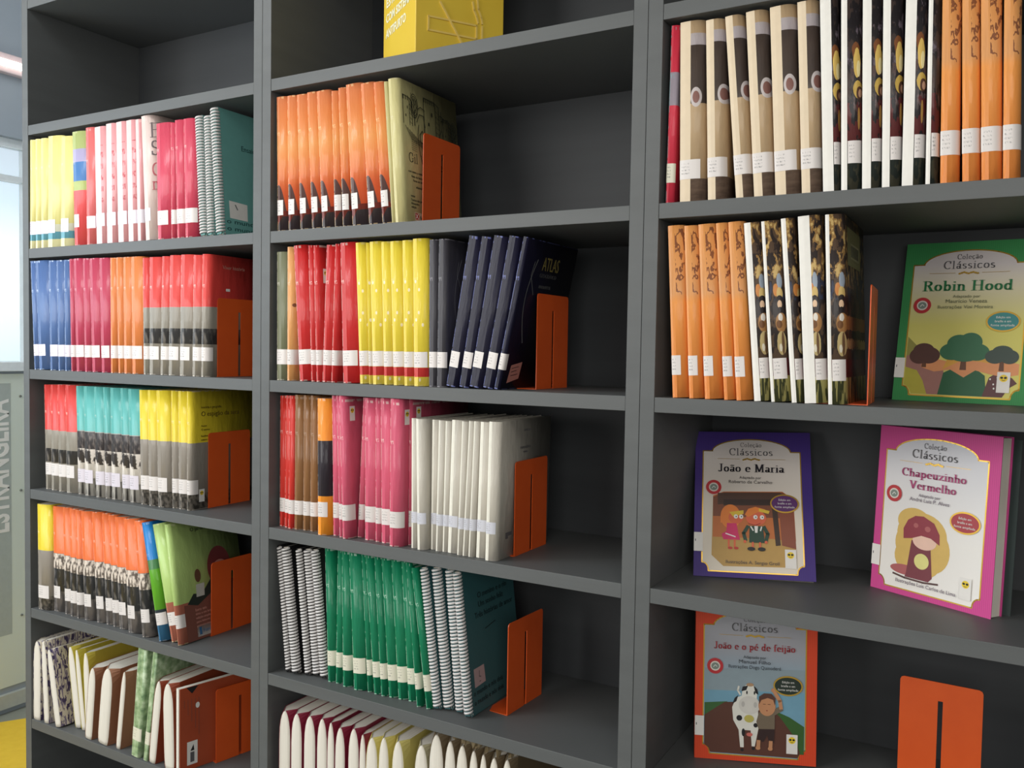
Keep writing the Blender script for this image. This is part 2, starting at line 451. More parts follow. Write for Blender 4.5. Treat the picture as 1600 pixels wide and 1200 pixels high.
 'tan': ('B', [(0.0566, 0.012, -0.0226, 0.289, 0.0417), (0.103, 0.012, -0.0375, 0.2856, 0.0304), (0.1481, 0.012, -0.0875, 0.2867, 0.0278), (0.1764, 0.012, -0.0724, 0.2877, 0.032), (0.2089, 0.012, -0.058, 0.2882, 0.0388), (0.2481, 0.012, -0.0526, 0.2887, 0.0301)]),
 'red_thin': ('B', [(0.0324, 0.012, 0.0103, 0.2866, 0.0138)]),
 'white_old': ('B', [(0.2789, 0.012, -0.0462, 0.2865, 0.0252), (0.3045, 0.012, -0.0306, 0.2865, 0.0285), (0.3334, 0.012, -0.0269, 0.2865, 0.0265), (0.3603, 0.012, -0.0241, 0.2865, 0.0259), (0.3866, 0.012, -0.0103, 0.2865, 0.0292), (0.4174, 0.012, -0.0152, 0.2865, 0.0164)]),
 'amber': ('B', [(0.4363, 0.012, -0.0215, 0.2865, 0.0238), (0.464, 0.012, -0.0337, 0.2865, 0.0226), (0.4874, 0.012, -0.0359, 0.2865, 0.0254), (0.5132, 0.012, -0.0281, 0.2865, 0.0211)]),
 'amber_low': ('C', [(0.0524, 0.012, -0.0544, 0.2809, 0.027), (0.0805, 0.012, -0.0565, 0.2794, 0.0231), (0.1065, 0.012, -0.0654, 0.2804, 0.0282), (0.1379, 0.012, -0.0749, 0.2811, 0.0192), (0.1575, 0.012, -0.0745, 0.2816, 0.0243)]),
 'white_old_low': ('C', [(0.1854, 0.012, -0.0861, 0.2789, 0.0258), (0.2117, 0.012, -0.0843, 0.2799, 0.0292), (0.2425, 0.012, -0.0877, 0.2825, 0.0187), (0.2617, 0.012, -0.0657, 0.2839, 0.0337), (0.2959, 0.012, -0.0465, 0.284, 0.0262)]),
 'moss': ('F', [(-1.303, 0.004, 0.0978, 0.2733, 0.03), (-1.2587, 0.004, 0.1309, 0.2765, 0.015)]),
 'news': ('F', [(-1.70961, 0.004, 0.0102, 0.2114, 0.0321), (-1.6609, 0.004, -0.0605, 0.2176, 0.0217), (-1.6114, 0.004, -0.1981, 0.2007, 0.0243)]),
 'ivory': ('F', [(-1.5648, 0.0284, -0.1612, 0.2104, 0.027), (-1.5373, 0.0283, -0.1441, 0.2076, 0.0185), (-1.5186, 0.0272, -0.0591, 0.2059, 0.0239)]),
 'tobacco': ('F', [(-1.4884, 0.004, 0.0996, 0.1863, 0.029), (-1.4377, 0.004, 0.1116, 0.1964, 0.0429), (-1.3713, 0.0088, 0.1266, 0.1994, 0.0176)]),
 'rust': ('F', [(-1.241, 0.004, 0.1214, 0.2052, 0.0253), (-1.1844, 0.004, -0.032, 0.2051, 0.0365)]),
 'burgundy': ('F', [(-0.8251, 0.016, 0, 0.2181, 0.033), (-0.7898, 0.016, 0, 0.2193, 0.0312), (-0.7529, 0.016, 0, 0.2227, 0.0328), (-0.7161, 0.016, 0, 0.225, 0.0283), (-0.6873, 0.016, 0, 0.2221, 0.0192), (-0.6659, 0.016, 0, 0.2174, 0.027), (-0.6304, 0.016, 0, 0.2238, 0.0286), (-0.6007, 0.016, 0, 0.217, 0.0167)]),
 'primrose': ('F', [(-0.5835, 0.016, 0, 0.2165, 0.0304), (-0.5511, 0.016, 0, 0.2239, 0.0263), (-0.5172, 0.016, 0, 0.2252, 0.0302)]),
 'beige': ('F', [(-0.4616, 0.016, 0, 0.2311, 0.0326)]),
 'frayed': ('F', [(-0.4271, 0.016, 0, 0.2608, 0.0347), (-0.3905, 0.016, 0, 0.2556, 0.0258), (-0.3639, 0.016, 0, 0.2537, 0.0272), (-0.3349, 0.016, 0, 0.2502, 0.0214), (-0.3118, 0.016, 0, 0.2483, 0.0185), (-0.2915, 0.016, 0, 0.2477, 0.0243), (-0.263, 0.016, 0, 0.2512, 0.0238)]),
}

SHELF = {'Z': 2.0553, 'A': 1.73086, 'B': 1.411357, 'C': 1.094666, 'D': .776954, 'E': .457699, 'F': .156938, 'G': -.161}
SHELF = {k: v + ZO for k, v in SHELF.items()}
UNIT = .867604

# ---------------------------------------------------------------- materials of the place
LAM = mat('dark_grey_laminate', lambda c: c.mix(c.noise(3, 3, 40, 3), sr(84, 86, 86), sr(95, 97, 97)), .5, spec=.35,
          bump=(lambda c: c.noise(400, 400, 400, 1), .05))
BACKM = mat('shade_darkened_laminate', lambda c: c.mix(c.noise(3, 3, 40, 3), sr(54, 56, 58), sr(62, 64, 66)), .55, spec=.3)  # same laminate, darkened so the shade inside the shelves is in the colour
STEEL = mat('orange_painted_steel', lambda c: c.mix(c.noise(30, 30, 30, 2), sr(208, 80, 26), sr(220, 90, 32)), .4, spec=.5)
PAGE = mat('white_page_edges', lambda c: c.mix(c.noise(900, 8, 8, 2), sr(196, 188, 174), sr(238, 232, 220)), .8)
PAPER = plain('white_sticker_paper', (232, 228, 222), .5)
INK = plain('black_ink', (28, 26, 28), .5)
GREYINK = plain('grey_ink', (92, 90, 92), .5)
GOLD = mat('gold_foil', sr(236, 190, 84), .28, metal=.75)
WHITE = plain('white_print', (238, 236, 230), .4)
COIL = plain('white_plastic_coil', (214, 210, 208), .35)


def label_fn(paper):
    def fn(c):
        gx, gy, gz = c.gxyz()
        marks = ((gz * 6).fract() > .55) * (c.noise(1500, 900, 260, 1, 3) > .52) * (gx < .5) * (gx > .1) * (gz > .2) * (gz < .86)
        return c.mix(marks * .55, paper, sr(50, 48, 52))
    return fn


LABEL = mat('call_number_sticker', label_fn(sr(218, 211, 207)), .35, spec=.5)
LABEL_CREAM = mat('cream_call_number_sticker', label_fn(sr(220, 216, 196)), .4)
LABEL_LILAC = mat('faded_call_number_sticker', label_fn(sr(212, 204, 212)), .3)
LABEL_CLEAR = mat('pale_blue_call_number_sticker', label_fn(sr(206, 206, 214)), .3)


def bands(stops, wear=.75, wearc=(236, 226, 214), H=.284, extra=None, smooth=False, mott=.12):
    """cover print: colours by height, whitened worn folds, painted crease glints; extra(c, col) adds shapes"""
    def fn(c):
        if len(stops) == 1:
            col = stops[0][1]
            k = sr(*col)
            col = c.mix(c.noise(50, 50, 25, 3), tuple(q * (1 - mott * 1.6) for q in k[:3]) + (1,), k)
        else:
            wob = c.z * (1 / H)
            col = c.ramp(wob, [(p, sr(*q)) for p, q in stops], 'LINEAR' if smooth else 'CONSTANT')
        if extra:
            col = extra(c, col)
        if wear:
            f = (c.x < .0013) * (c.noise(120, 60, 55, 3) > .47)
            col = c.mix(f * wear, col, sr(*wearc))
            if len(stops) > 0:
                nz = c.noise(260, 120, 120, 3, 4.4)
                crack_glint = ((c.z - .207).abs() < .005) * (c.x < .0075) * (nz > .53)  # whitened spine crease, with its glint painted into the colour
                ends = ((c.z < .0022) + (c.z > H - .005) * (c.z < H)) * (c.noise(150, 60, 20, 2, 8.) > .46) * (c.x < .02)
                col = c.mix(((crack_glint + ends) * (wear * .75)).clamp(), col, sr(*wearc))
        return col
    return fn


def photo(z0, z1, dark, light, sc=(90, 120, 60), th=.5, H=.284, soft=6.):
    def ex(c, col):
        zz = c.z * (1 / H)
        m = (zz > z0) * (zz < z1)
        n = ((c.noise(*sc, 4, 2.3) - th) * soft + .5).clamp()
        return c.mix(m, col, c.mix(n, sr(*dark), sr(*light)))
    return ex


def chain(*fs):
    def ex(c, col):
        for f in fs:
            col = f(c, col)
        return col
    return ex


def blob(x0, z0, rx, rz, rgb, H=.284, ax='y', noise=.25):
    def ex(c, col):
        a = (c.y if ax == 'y' else c.x)
        u = (a - x0) * (1 / rx)
        v = (c.z - z0) * (1 / rz)
        d = u * u + v * v + (c.noise(80, 80, 80, 2, x0 * 90) - .5) * noise * 2
        return c.mix(d < 1., col, sr(*rgb))
    return ex


def cover(name, *a, rough=.45, coat=.2, bump=True, **k):
    return mat(name, bands(*a, **k), rough, coat=coat, spec=.3, bump=wrinkle if bump else None)


def dots_ex(c, col):
    for x0, z0 in ((.0065, .128), (.0125, .142), (.0205, .118), (.006, .202), (.0135, .186), (.0135, .012)):
        col = blob(x0, z0, .0021, .0034, (240, 226, 188), ax='x', noise=.2)(c, col)
    return col


def flourish_ex(c, col):
    n = c.noise(75, 75, 38, 3, 1.7)
    line = ((n - .5).abs() < .035) * (c.z > .168) * (c.z < .275) * (c.x > .011) * (c.x < .03)
    return c.mix(line * .85, col, sr(112, 62, 46))


def letters_red_ex(c, col):
    m = ((c.z * 36).fract() > .55) * (c.noise(500, 500, 120, 1) > .5) * (c.x > .02) * (c.x < .029) * (c.z > .1) * (c.z < .24)
    return c.mix(m * .8, col, sr(176, 40, 58))


def painting_ex(c, col):
    # a dark old painting: pale streaks above, gilded figures in the middle, deep red then black-green below
    zz = c.z * (1 / .2865)
    n1 = c.noise(110, 60, 26, 4, .4)
    n2 = c.noise(140, 80, 45, 4, 3.1)
    n3 = c.noise(90, 60, 60, 3, 6.2)
    col = c.mix(n1 > .55, c.mix(n2 > .5, sr(36, 32, 34), sr(64, 52, 48)), c.mix(n3 > .5, sr(98, 88, 96), sr(70, 60, 66)))
    col = c.mix((zz < .62) * ((n1 - .5) * 5).clamp(), col, sr(92, 62, 40))
    col = c.mix((zz < .45) * (zz > .24) * (n2 > .48), col, sr(92, 40, 40))
    col = c.mix((zz < .24), col, c.mix(n2 > .53, sr(40, 46, 42), sr(66, 64, 52)))
    for x0, z0, rx, rz, rgb in ((.020, .205, .005, .012, (120, 72, 40)), (.0215, .187, .0042, .022, (214, 180, 96)), (.0235, .178, .0022, .012, (238, 220, 160)),
                                (.0225, .148, .0058, .0125, (196, 162, 78)), (.0245, .143, .0038, .009, (88, 58, 44)), (.0255, .142, .0022, .006, (196, 150, 120)),
                                (.024, .105, .0014, .016, (176, 134, 70))):
        col = blob(x0, z0, rx, rz, rgb, ax='x', noise=.45)(c, col)
    return col


def painting2_ex(c, col):
    # a brown old painting: gilded leaves above, a standing figure in a tan coat below
    zz = c.z * (1 / .284)
    n1 = c.noise(120, 60, 36, 4, 7.4)
    n2 = c.noise(130, 80, 60, 4, 9.1)
    n3 = c.noise(260, 80, 16, 2, 2.2)
    col = c.mix(n1 > .5, sr(48, 40, 38), sr(84, 66, 52))
    col = c.mix((zz > .62) * (n2 > .53), col, sr(150, 116, 70))
    col = c.mix((zz > .66) * (n2 > .6), col, sr(196, 166, 108))
    col = c.mix((zz > .55) * (zz < .7) * (n1 < .44), col, sr(52, 56, 74))
    col = c.mix((zz < .235), col, sr(96, 42, 44))
    col = c.mix((zz < .14), col, c.mix(n3 > .5, sr(70, 72, 46), sr(176, 166, 104)))
    for x0, z0, rx, rz, rgb in ((.0215, .185, .0035, .013, (150, 160, 172)), (.016, .172, .004, .01, (200, 130, 66)), (.021, .166, .0042, .010, (206, 176, 110)),
                                (.0205, .153, .0055, .011, (44, 36, 36)), (.0205, .150, .0032, .0062, (222, 186, 152)), (.0205, .141, .003, .005, (40, 32, 32)),
                                (.021, .122, .0075, .0145, (168, 122, 74)), (.0205, .13, .003, .006, (226, 218, 206)), (.0185, .119, .004, .006, (120, 82, 52)),
                                (.0205, .09, .0062, .018, (196, 174, 122)), (.0225, .09, .0018, .017, (112, 84, 60)), (.019, .083, .002, .006, (232, 222, 200))):
        col = blob(x0, z0, rx, rz, rgb, ax='x', noise=.35)(c, col)
    return col


def wood_photo_ex(c, col):
    # a tan cover: pale cloth above a dark picture, a pale ring, blurred dark foot
    zz = c.z * (1 / .286)
    col = c.mix((zz > .875) * (zz < .94), col, c.mix(c.noise(60, 60, 20, 2), sr(150, 140, 150), sr(200, 190, 186)))
    col = c.mix((zz > .55) * (zz < .875), col, c.mix(c.noise(50, 50, 25, 2), sr(58, 50, 46), sr(82, 68, 60)))
    u = (c.x - .026) * (1 / .0085)
    v = (zz - .585) * (1 / .055)
    d = u * u + v * v
    col = c.mix(d < 1., col, sr(196, 186, 184))
    col = c.mix(d < .38, col, sr(132, 92, 84))
    return c.mix(zz < .13, col, c.mix(c.noise(40, 40, 140, 3), sr(66, 52, 46), sr(140, 116, 98)))


def sun_ex(c, col):
    # dark leaf shapes at the foot of a sunset cover, an orange triangle below
    zz = c.z * (1 / .284)
    u = (c.x - .004) * (1 / .016)
    hump = zz + u * u * .14
    col = c.mix((hump < .345) * (zz > .15) * (c.noise(40, 40, 30, 2) > .3), col, sr(88, 60, 56))
    col = c.mix(zz < .15, col, sr(112, 40, 30))
    tri = zz + (c.x - .006) * -5.5
    return c.mix((tri < .07) * (zz < .11), col, sr(54, 44, 46))


def marble_ex(c, col):
    a = c.noise(60, 60, 60, 4)
    return c.ramp(a, [(.3, sr(104, 132, 94)), (.5, sr(146, 170, 128)), (.7, sr(188, 204, 170))], 'LINEAR')


def news_ex(c, col):
    a = c.noise(120, 120, 60, 2, 2)
    b = c.noise(240, 240, 30, 2, 5)
    col = c.mix(b > .55, sr(206, 196, 178), sr(120, 108, 132))
    return c.mix((a > .57), col, sr(66, 54, 92))


GREYS = photo(0, .555, (88, 84, 78), (150, 144, 132), (30, 30, 9), .5, soft=2)
COVERS = {
    'yellow': cover('yellow_cover', [(0, (226, 218, 164)), (.07, (92, 150, 164)), (.135, (208, 206, 186)), (.2, (210, 200, 126))], wear=.35),
    'multicolour': cover('many_coloured_cover', [(0, (214, 74, 74)), (.48, (160, 170, 96)), (.56, (66, 112, 166)), (.73, (160, 152, 184)), (.84, (160, 170, 106))], wear=.4),
    'salmon': cover('salmon_cover', [(0, (216, 106, 104))], wear=.4),
    'pink': cover('pale_pink_cover', [(0, (222, 156, 158))], wear=.3, extra=letters_red_ex),
    'pale_pink': cover('pinkish_white_cover', [(0, (222, 200, 192))], wear=.2),
    'crimson': cover('crimson_cover', [(0, (206, 66, 90))], wear=.6),
    'navy': cover('blue_cover', [(0, (78, 106, 156))], wear=.85, wearc=(210, 222, 238)),
    'wine': cover('wine_red_cover', [(0, (186, 60, 86))], wear=.6, wearc=(230, 190, 196)),
    'tangerine': cover('tangerine_cover', [(0, (222, 128, 66))], wear=.5),
    'red_grey': cover('red_and_grey_cover', [(0, (150, 142, 130)), (.555, (210, 64, 58))], wear=.7,
                      extra=chain(photo(0, .555, (132, 126, 114), (160, 152, 140), (30, 30, 9), .5, soft=2),
                                  photo(.26, .385, (48, 46, 46), (116, 110, 104), (70, 70, 26), .58))),
    'teal': cover('turquoise_cover', [(0, (150, 146, 138)), (.58, (90, 170, 164))], wear=.4,
                  extra=chain(photo(.0, .16, (66, 62, 58), (168, 162, 152), (120, 120, 16), .45),
                              photo(.16, .29, (196, 188, 178), (220, 212, 202), (60, 60, 30), .5),
                              photo(.29, .42, (58, 52, 50), (214, 204, 194), (50, 50, 38), .52, soft=14),
                              photo(.42, .575, (50, 44, 44), (104, 94, 88), (120, 120, 50), .56))),
    'yellow_grey': cover('yellow_and_grey_cover', [(0, (112, 106, 98)), (.13, (142, 134, 124)), (.558, (222, 198, 50))], wear=.6,
                         extra=photo(0, .13, (70, 66, 60), (128, 120, 110), (110, 110, 90), .5)),
    'orange_grey': cover('orange_and_grey_cover', [(0, (104, 98, 94)), (.54, (228, 112, 58))], wear=.5,
                         extra=chain(photo(0, .19, (88, 84, 82), (126, 118, 112), (60, 60, 30), .5),
                                     photo(.19, .4, (44, 44, 46), (110, 106, 104), (60, 60, 30), .6),
                                     photo(.4, .54, (96, 86, 78), (222, 208, 194), (160, 160, 80), .5))),
    'blue_green': cover('blue_and_green_cover', [(0, (52, 104, 140)), (.14, (52, 62, 70)), (.26, (92, 160, 34)), (.6, (66, 120, 70)), (.68, (30, 122, 190))], wear=.3),
    'lime': cover('light_green_cover', [(0, (176, 104, 84)), (.325, (176, 202, 122))], wear=.7, wearc=(226, 226, 180)),
    'moss': cover('mottled_green_cover', [(0, (140, 160, 120))], extra=marble_ex, wear=.5),
    'orange_sun': cover('sunset_orange_cover', [(0, (190, 66, 36)), (.3, (208, 88, 44)), (.42, (218, 118, 56)), (.62, (222, 146, 78)), (.78, (220, 130, 68)), (1, (220, 126, 80))], smooth=True, extra=sun_ex, wear=.8, wearc=(250, 214, 160)),
    'cream': cover('cream_cover', [(0, (216, 206, 146))], wear=.3),
    'olive': cover('olive_cloth_cover', [(0, (122, 124, 96))], wear=.6, coat=.1),
    'sand': cover('faded_orange_cover', [(0, (232, 164, 100))], wear=.4, extra=blob(.006, .16, .004, .004, (120, 70, 40))),
    'red': cover('bright_red_cover', [(0, (204, 40, 40))], wear=.7),
    'yellow_dots': cover('dotted_yellow_cover', [(0, (226, 202, 78)), (.062, (202, 54, 52)), (.125, (226, 202, 60))], wear=.25, extra=dots_ex),
    'charcoal': cover('charcoal_cover', [(0, (66, 64, 70))], wear=.5, wearc=(170, 166, 172), coat=.05),
    'navy_black': cover('blue_black_cover', [(0, (26, 24, 46))], wear=.8, wearc=(120, 128, 190), coat=.04),
    'scarlet': cover('scarlet_cover', [(0, (208, 50, 40))], wear=.55),
    'brown': cover('brown_paper_cover', [(0, (142, 98, 58))], wear=.25),
    'orange_black': cover('orange_and_black_cover', [(0, (242, 150, 44)), (.285, (38, 30, 38)), (.69, (240, 146, 50))], wear=.5),
    'rose': cover('rose_cover', [(0, (216, 92, 118))], wear=.7),
    'white': cover('off_white_cover', [(0, (206, 199, 186))], wear=.2, wearc=(250, 248, 236), coat=.15),
    'green': cover('green_cover', [(0, (12, 128, 88))], wear=.75, wearc=(196, 226, 206), mott=.2),
    'tan': cover('tan_picture_cover', [(0, (190, 162, 126))], extra=wood_photo_ex, wear=0),
    'red_thin': cover('red_picture_cover', [(0, (206, 52, 72)), (.555, (150, 140, 150)), (.745, (206, 52, 72))], wear=.5, wearc=(120, 190, 190)),
    'white_old': cover('dark_painting_cover', [(0, (60, 50, 50))], extra=painting_ex, wear=0),
    'amber': cover('amber_cover', [(0, (226, 136, 66)), (.55, (228, 148, 72)), (.6, (214, 150, 92)), (1, (222, 150, 84))], smooth=True, extra=flourish_ex, wear=0),
    'white_old_low': cover('brown_painting_cover', [(0, (90, 70, 50))], extra=painting2_ex, wear=0),
}
for a, b in (('red_grey_low', 'red_grey'), ('yellow_grey_low', 'yellow_grey'), ('amber_low', 'amber')):
    COVERS[a] = COVERS[b]
SPINES = {
    'tan': plain('cream_paper_spine', (226, 206, 176), .45),
    'white_old': plain('white_paper_spine', (236, 232, 224), .4),
    'pink': plain('pinkish_spine', (220, 192, 188), .35),
    'white': plain('bright_white_spine', (240, 236, 222), .4),
}
SPINES['white_old_low'] = SPINES['white_old']


# ---------------------------------------------------------------- the bookcases
T_, D_ = .025, .345


def bookcase(x0, label, i):
    r = thing('bookcase', (x0 + UNIT / 2, D_ / 2, 0), (0, 0, 0), label, 'bookcase', 'dark grey bookcases side by side')
    a, b = -UNIT / 2 + .0004, UNIT / 2 - .0004
    y0, y1 = -D_ / 2, D_ / 2
    top = SHELF['Z'] + .24
    for s in (0, 1):
        box_obj('side_panel', (a, y0, 0, a + T_, y1, top) if not s else (b - T_, y0, 0, b, y1, top), LAM, r, .0007)
    for k in 'ZABCDEFG':
        z = SHELF[k]
        box_obj('shelf', (a + T_ + .0003, y0 + .0006, z - .025, b - T_ - .0003, y1 - .012, z), LAM, r, .0007)
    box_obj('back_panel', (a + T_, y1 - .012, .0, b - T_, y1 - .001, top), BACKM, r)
    box_obj('top_panel', (a + T_, y0 + .0006, top - .025, b - T_, y1 - .012, top), LAM, r, .0007)
    box_obj('plinth', (a + T_, y0 + .03, 0, b - T_, y0 + .045, SHELF['G'] - .025), LAM, r)
    return r


bookcase(-2 * UNIT, 'leftmost dark grey bookcase, packed with paperbacks in five rows', 0)
bookcase(-UNIT, 'middle dark grey bookcase, with the yellow box on its top visible shelf', 1)
bookcase(0, 'rightmost dark grey bookcase, showing picture books face out', 2)

# ---------------------------------------------------------------- books
ORD = ['first', 'second', 'third', 'fourth', 'fifth', 'sixth', 'seventh', 'eighth', 'ninth', 'tenth', 'eleventh', 'twelfth']
ROWN = {'B': 'top book row', 'C': 'second book row', 'D': 'third book row', 'E': 'fourth book row', 'F': 'bottom book row'}


def case_of(x):
    return 'left' if x < -UNIT else ('middle' if x < 0 else 'right')


def outline(T, ws, f, D):
    """top view of a cover, back edge -> spine -> rounded shoulder -> front edge"""
    pts = [(0, D), (0, .0012), (.0006, .0002), (.0016, 0)]
    n = 7
    w = max(T - ws, .0015)
    pts += [(ws * .5, -.0004), (ws, 0)]
    for i in range(1, n + 1):
        t = math.pi / 2 * i / n
        pts.append((ws + w * math.sin(t), f * (1 - math.cos(t))))
    pts.append((T, D))
    return pts


def offset(pts, d):
    out = []
    for i, (x, y) in enumerate(pts):
        a = pts[max(i - 1, 0)]
        b = pts[min(i + 1, len(pts) - 1)]
        tx, ty = b[0] - a[0], b[1] - a[1]
        L = math.hypot(tx, ty) or 1e-9
        out.append((x - ty / L * d, y + tx / L * d))     # left of the walking direction = inside
    return out


def cover_mesh(T, ws, f, D, H, spine_from=2, spine_to=5):
    bm = bmesh.new()
    o = outline(T, ws, f, D)
    i_ = offset(o, -.0006 if False else .0006)
    n = len(o)
    V4 = [[bm.verts.new((p[0], p[1], z)) for p in q] for q in (o, i_) for z in (0, H)]
    ob, ot, ib, it = V4
    for k in range(n - 1):
        mi = 1 if spine_from - 2 <= k < spine_to and k >= 1 else 0
        fo = bm.faces.new((ob[k], ob[k + 1], ot[k + 1], ot[k]))
        fo.material_index = mi
        fo.smooth = k >= 5
        for q in ((ib[k + 1], ib[k], it[k], it[k + 1]), (ot[k], ot[k + 1], it[k + 1], it[k]), (ob[k + 1], ob[k], ib[k], ib[k + 1])):
            bm.faces.new(q).material_index = mi
    for k in (0, n - 1):
        bm.faces.new((ob[k], ot[k], it[k], ib[k]) if k == 0 else (ot[k], ob[k], ib[k], it[k]))
    bmesh.ops.recalc_face_normals(bm, faces=bm.faces[:])
    return bm


def strip_mesh(pts, z0, z1, off=.00045, th=.0001):
    """a sticker folded round the outline points"""
    bm = bmesh.new()
    q = offset(pts, -off)
    vs = [(bm.verts.new((a, b, z0)), bm.verts.new((a, b, z1))) for a, b in q]
    for (a, b), (c, d) in zip(vs, vs[1:]):
        bm.faces.new((a, c, d, b)).smooth = True
    return bm


def cut_len(pts, s0, s1):
    """points of the polyline between arc lengths s0 and s1"""
    out, s = [], 0
    for (a, b), (c, d) in zip(pts, pts[1:]):
        L = math.hypot(c - a, d - b)
        for t in ([0] if s >= s0 else []) + ([(s0 - s) / L] if s < s0 < s + L else []):
            if s + t * L <= s1:
                out.append((a + (c - a) * t, b + (d - b) * t))
        if s < s1 <= s + L:
            t = (s1 - s) / L
            out.append((a + (c - a) * t, b + (d - b) * t))
        s += L
    return out


def place(x, y, z, lean, T):
    return (x, y, z + max(0, math.sin(lean) * T) + .0002), (0, lean, 0)


def paper_book(name, row, ws, f, lab, label, group, D=.205, noun='book', lmat=None, lx=(0, .03)):
    x, y, lean, H, T = row[1]
    r = thing(noun, *place(x, y, SHELF[row[0]], lean, T), label, 'book', group)
    ws = min(ws, T * .8)
    mesh_obj('cover', cover_mesh(T, ws, f, D, H), [COVERS[name], SPINES.get(name, COVERS[name])], r)
    bm = bmesh.new()
    o = offset(outline(T, ws, f, D - .004), .0009)
    prism(bm, o, .002, H - .002)
    mesh_obj('page_block', bm, PAGE, r)
    if lab:
        front = outline(T, ws, f, D)[1:]
        mesh_obj('call_number_label', strip_mesh(cut_len(front, lx[0], lx[1]), lab[0], lab[1]), lmat or LABEL, r)
    return r, T, H, D


def helix(bm, cx, cy, r, z0, z1, turns, tube, seg=14, sides=5):
    rings = []
    n = int(turns * seg)
    for i in range(n + 1):
        a = 2 * math.pi * i / seg
        z = z0 + (z1 - z0) * i / n
        c = Vector((cx + r * math.cos(a), cy + r * math.sin(a), z))
        u = Vector((math.cos(a), math.sin(a), 0))
        rings.append([bm.verts.new(c + u * tube * .6 * math.cos(2 * math.pi * k / sides) + Vector((0, 0, tube * math.sin(2 * math.pi * k / sides)))) for k in range(sides)])
    for p, q in zip(rings, rings[1:]):
        for k in range(sides):
            bm.faces.new((p[k], p[(k + 1) % sides], q[(k + 1) % sides], q[k])).smooth = True


def spiral_book(row, cmat, label, group, D=.205, lab=None):
    x, y, lean, H, T = row[1]
    r = thing('spiral_bound_book', *place(x, y, SHELF[row[0]], lean, T), label, 'spiral book', group)
    cr = min(.0095, T * .42)
    d0 = cr * .9
    w = cr * 1.7
    x0 = cr - w / 2
    box_obj('front_cover', (x0 + w, d0, 0, x0 + w + .0008, D, H), cmat, r)
    box_obj('back_cover', (x0 - .0008, d0, 0, x0, D, H), cmat, r)
    box_obj('page_block', (x0 + .0002, d0 + .002, .002, x0 + w - .0002, D - .003, H - .002), PAGE, r)
    bm = bmesh.new()
    helix(bm, cr, cr + .0005, cr, .004, H - .004, 40, .0025)
    mesh_obj('coil', bm, COIL, r)
    bm = bmesh.new()
    bx(bm, x0 + w * .1, d0 * .55, .003, x0 + w * .9, d0, H - .003)
    mesh_obj('punched_edge', bm, cmat, r)
    return r, x0 + w + .0008, H, D


def fore_book(row, cmat, label, group, D=.2, tip=.16, body=1.25):
    """a book shelved back to front: a bulging block of page edges between soft covers"""
    x, y, lean, H, T = row[1]
    r = thing('book', *place(x, y, SHELF[row[0]], lean, T), label, 'book', group)
    wf = T * .96
    zs = [0, .05, .12, .3, .5, .7, .82, .9, .95, .98, 1.]
    tw = [.8, .92, .98, 1, 1, 1, .93, .76, .55, .34, .1]
    f = .022

    def ring(z, k):
        cx = T * .5
        h = wf * k / 2
        return [(0.0006, D), (0.0006, f), (cx - h, .002), (cx - h * .5, 0), (cx + h * .5, 0), (cx + h, .002), (T - .0006, f), (T - .0006, D)]
    bm = bmesh.new()
    R = [[bm.verts.new((a, b, z * H)) for a, b in ring(z, k)] for z, k in zip(zs, tw)]
    n = 8
    for p, q in zip(R, R[1:]):
        for k in range(n):
            bm.faces.new((p[k], p[(k + 1) % n], q[(k + 1) % n], q[k])).smooth = k in (2, 3, 4)
    bm.faces.new(R[0][::-1])
    bm.faces.new(R[-1])
    bmesh.ops.recalc_face_normals(bm, faces=bm.faces[:])
    mesh_obj('page_block', bm, PAGE, r)
    for side in (0, 1):
        bm = bmesh.new()
        R = []
        for z, k in zip(zs, tw):
            q = ring(z, k)
            q = [q[5], q[6], q[7]] if side else [q[2], q[1], q[0]]
            s = 1 if side else -1
            zz = z * H * 1.006
            R.append(([bm.verts.new((a + .0001 * s, b, zz)) for a, b in q], [bm.verts.new((a + .0007 * s, b - .0004, zz)) for a, b in q]))
        for (pi, po), (qi, qo) in zip(R, R[1:]):
            for k in (0, 1):
                bm.faces.new((po[k], po[k + 1], qo[k + 1], qo[k]))
                bm.faces.new((pi[k + 1], pi[k], qi[k], qi[k + 1]))
            for k in (0, 2):
                bm.faces.new((pi[k], po[k], qo[k], qi[k]))
        for pi, po in (R[0], R[-1]):
            for k in (0, 1):
                bm.faces.new((pi[k], pi[k + 1], po[k + 1], po[k]))
        bmesh.ops.recalc_face_normals(bm, faces=bm.faces[:])
        mesh_obj('front_cover' if side else 'back_cover', bm, cmat, r)
    return r


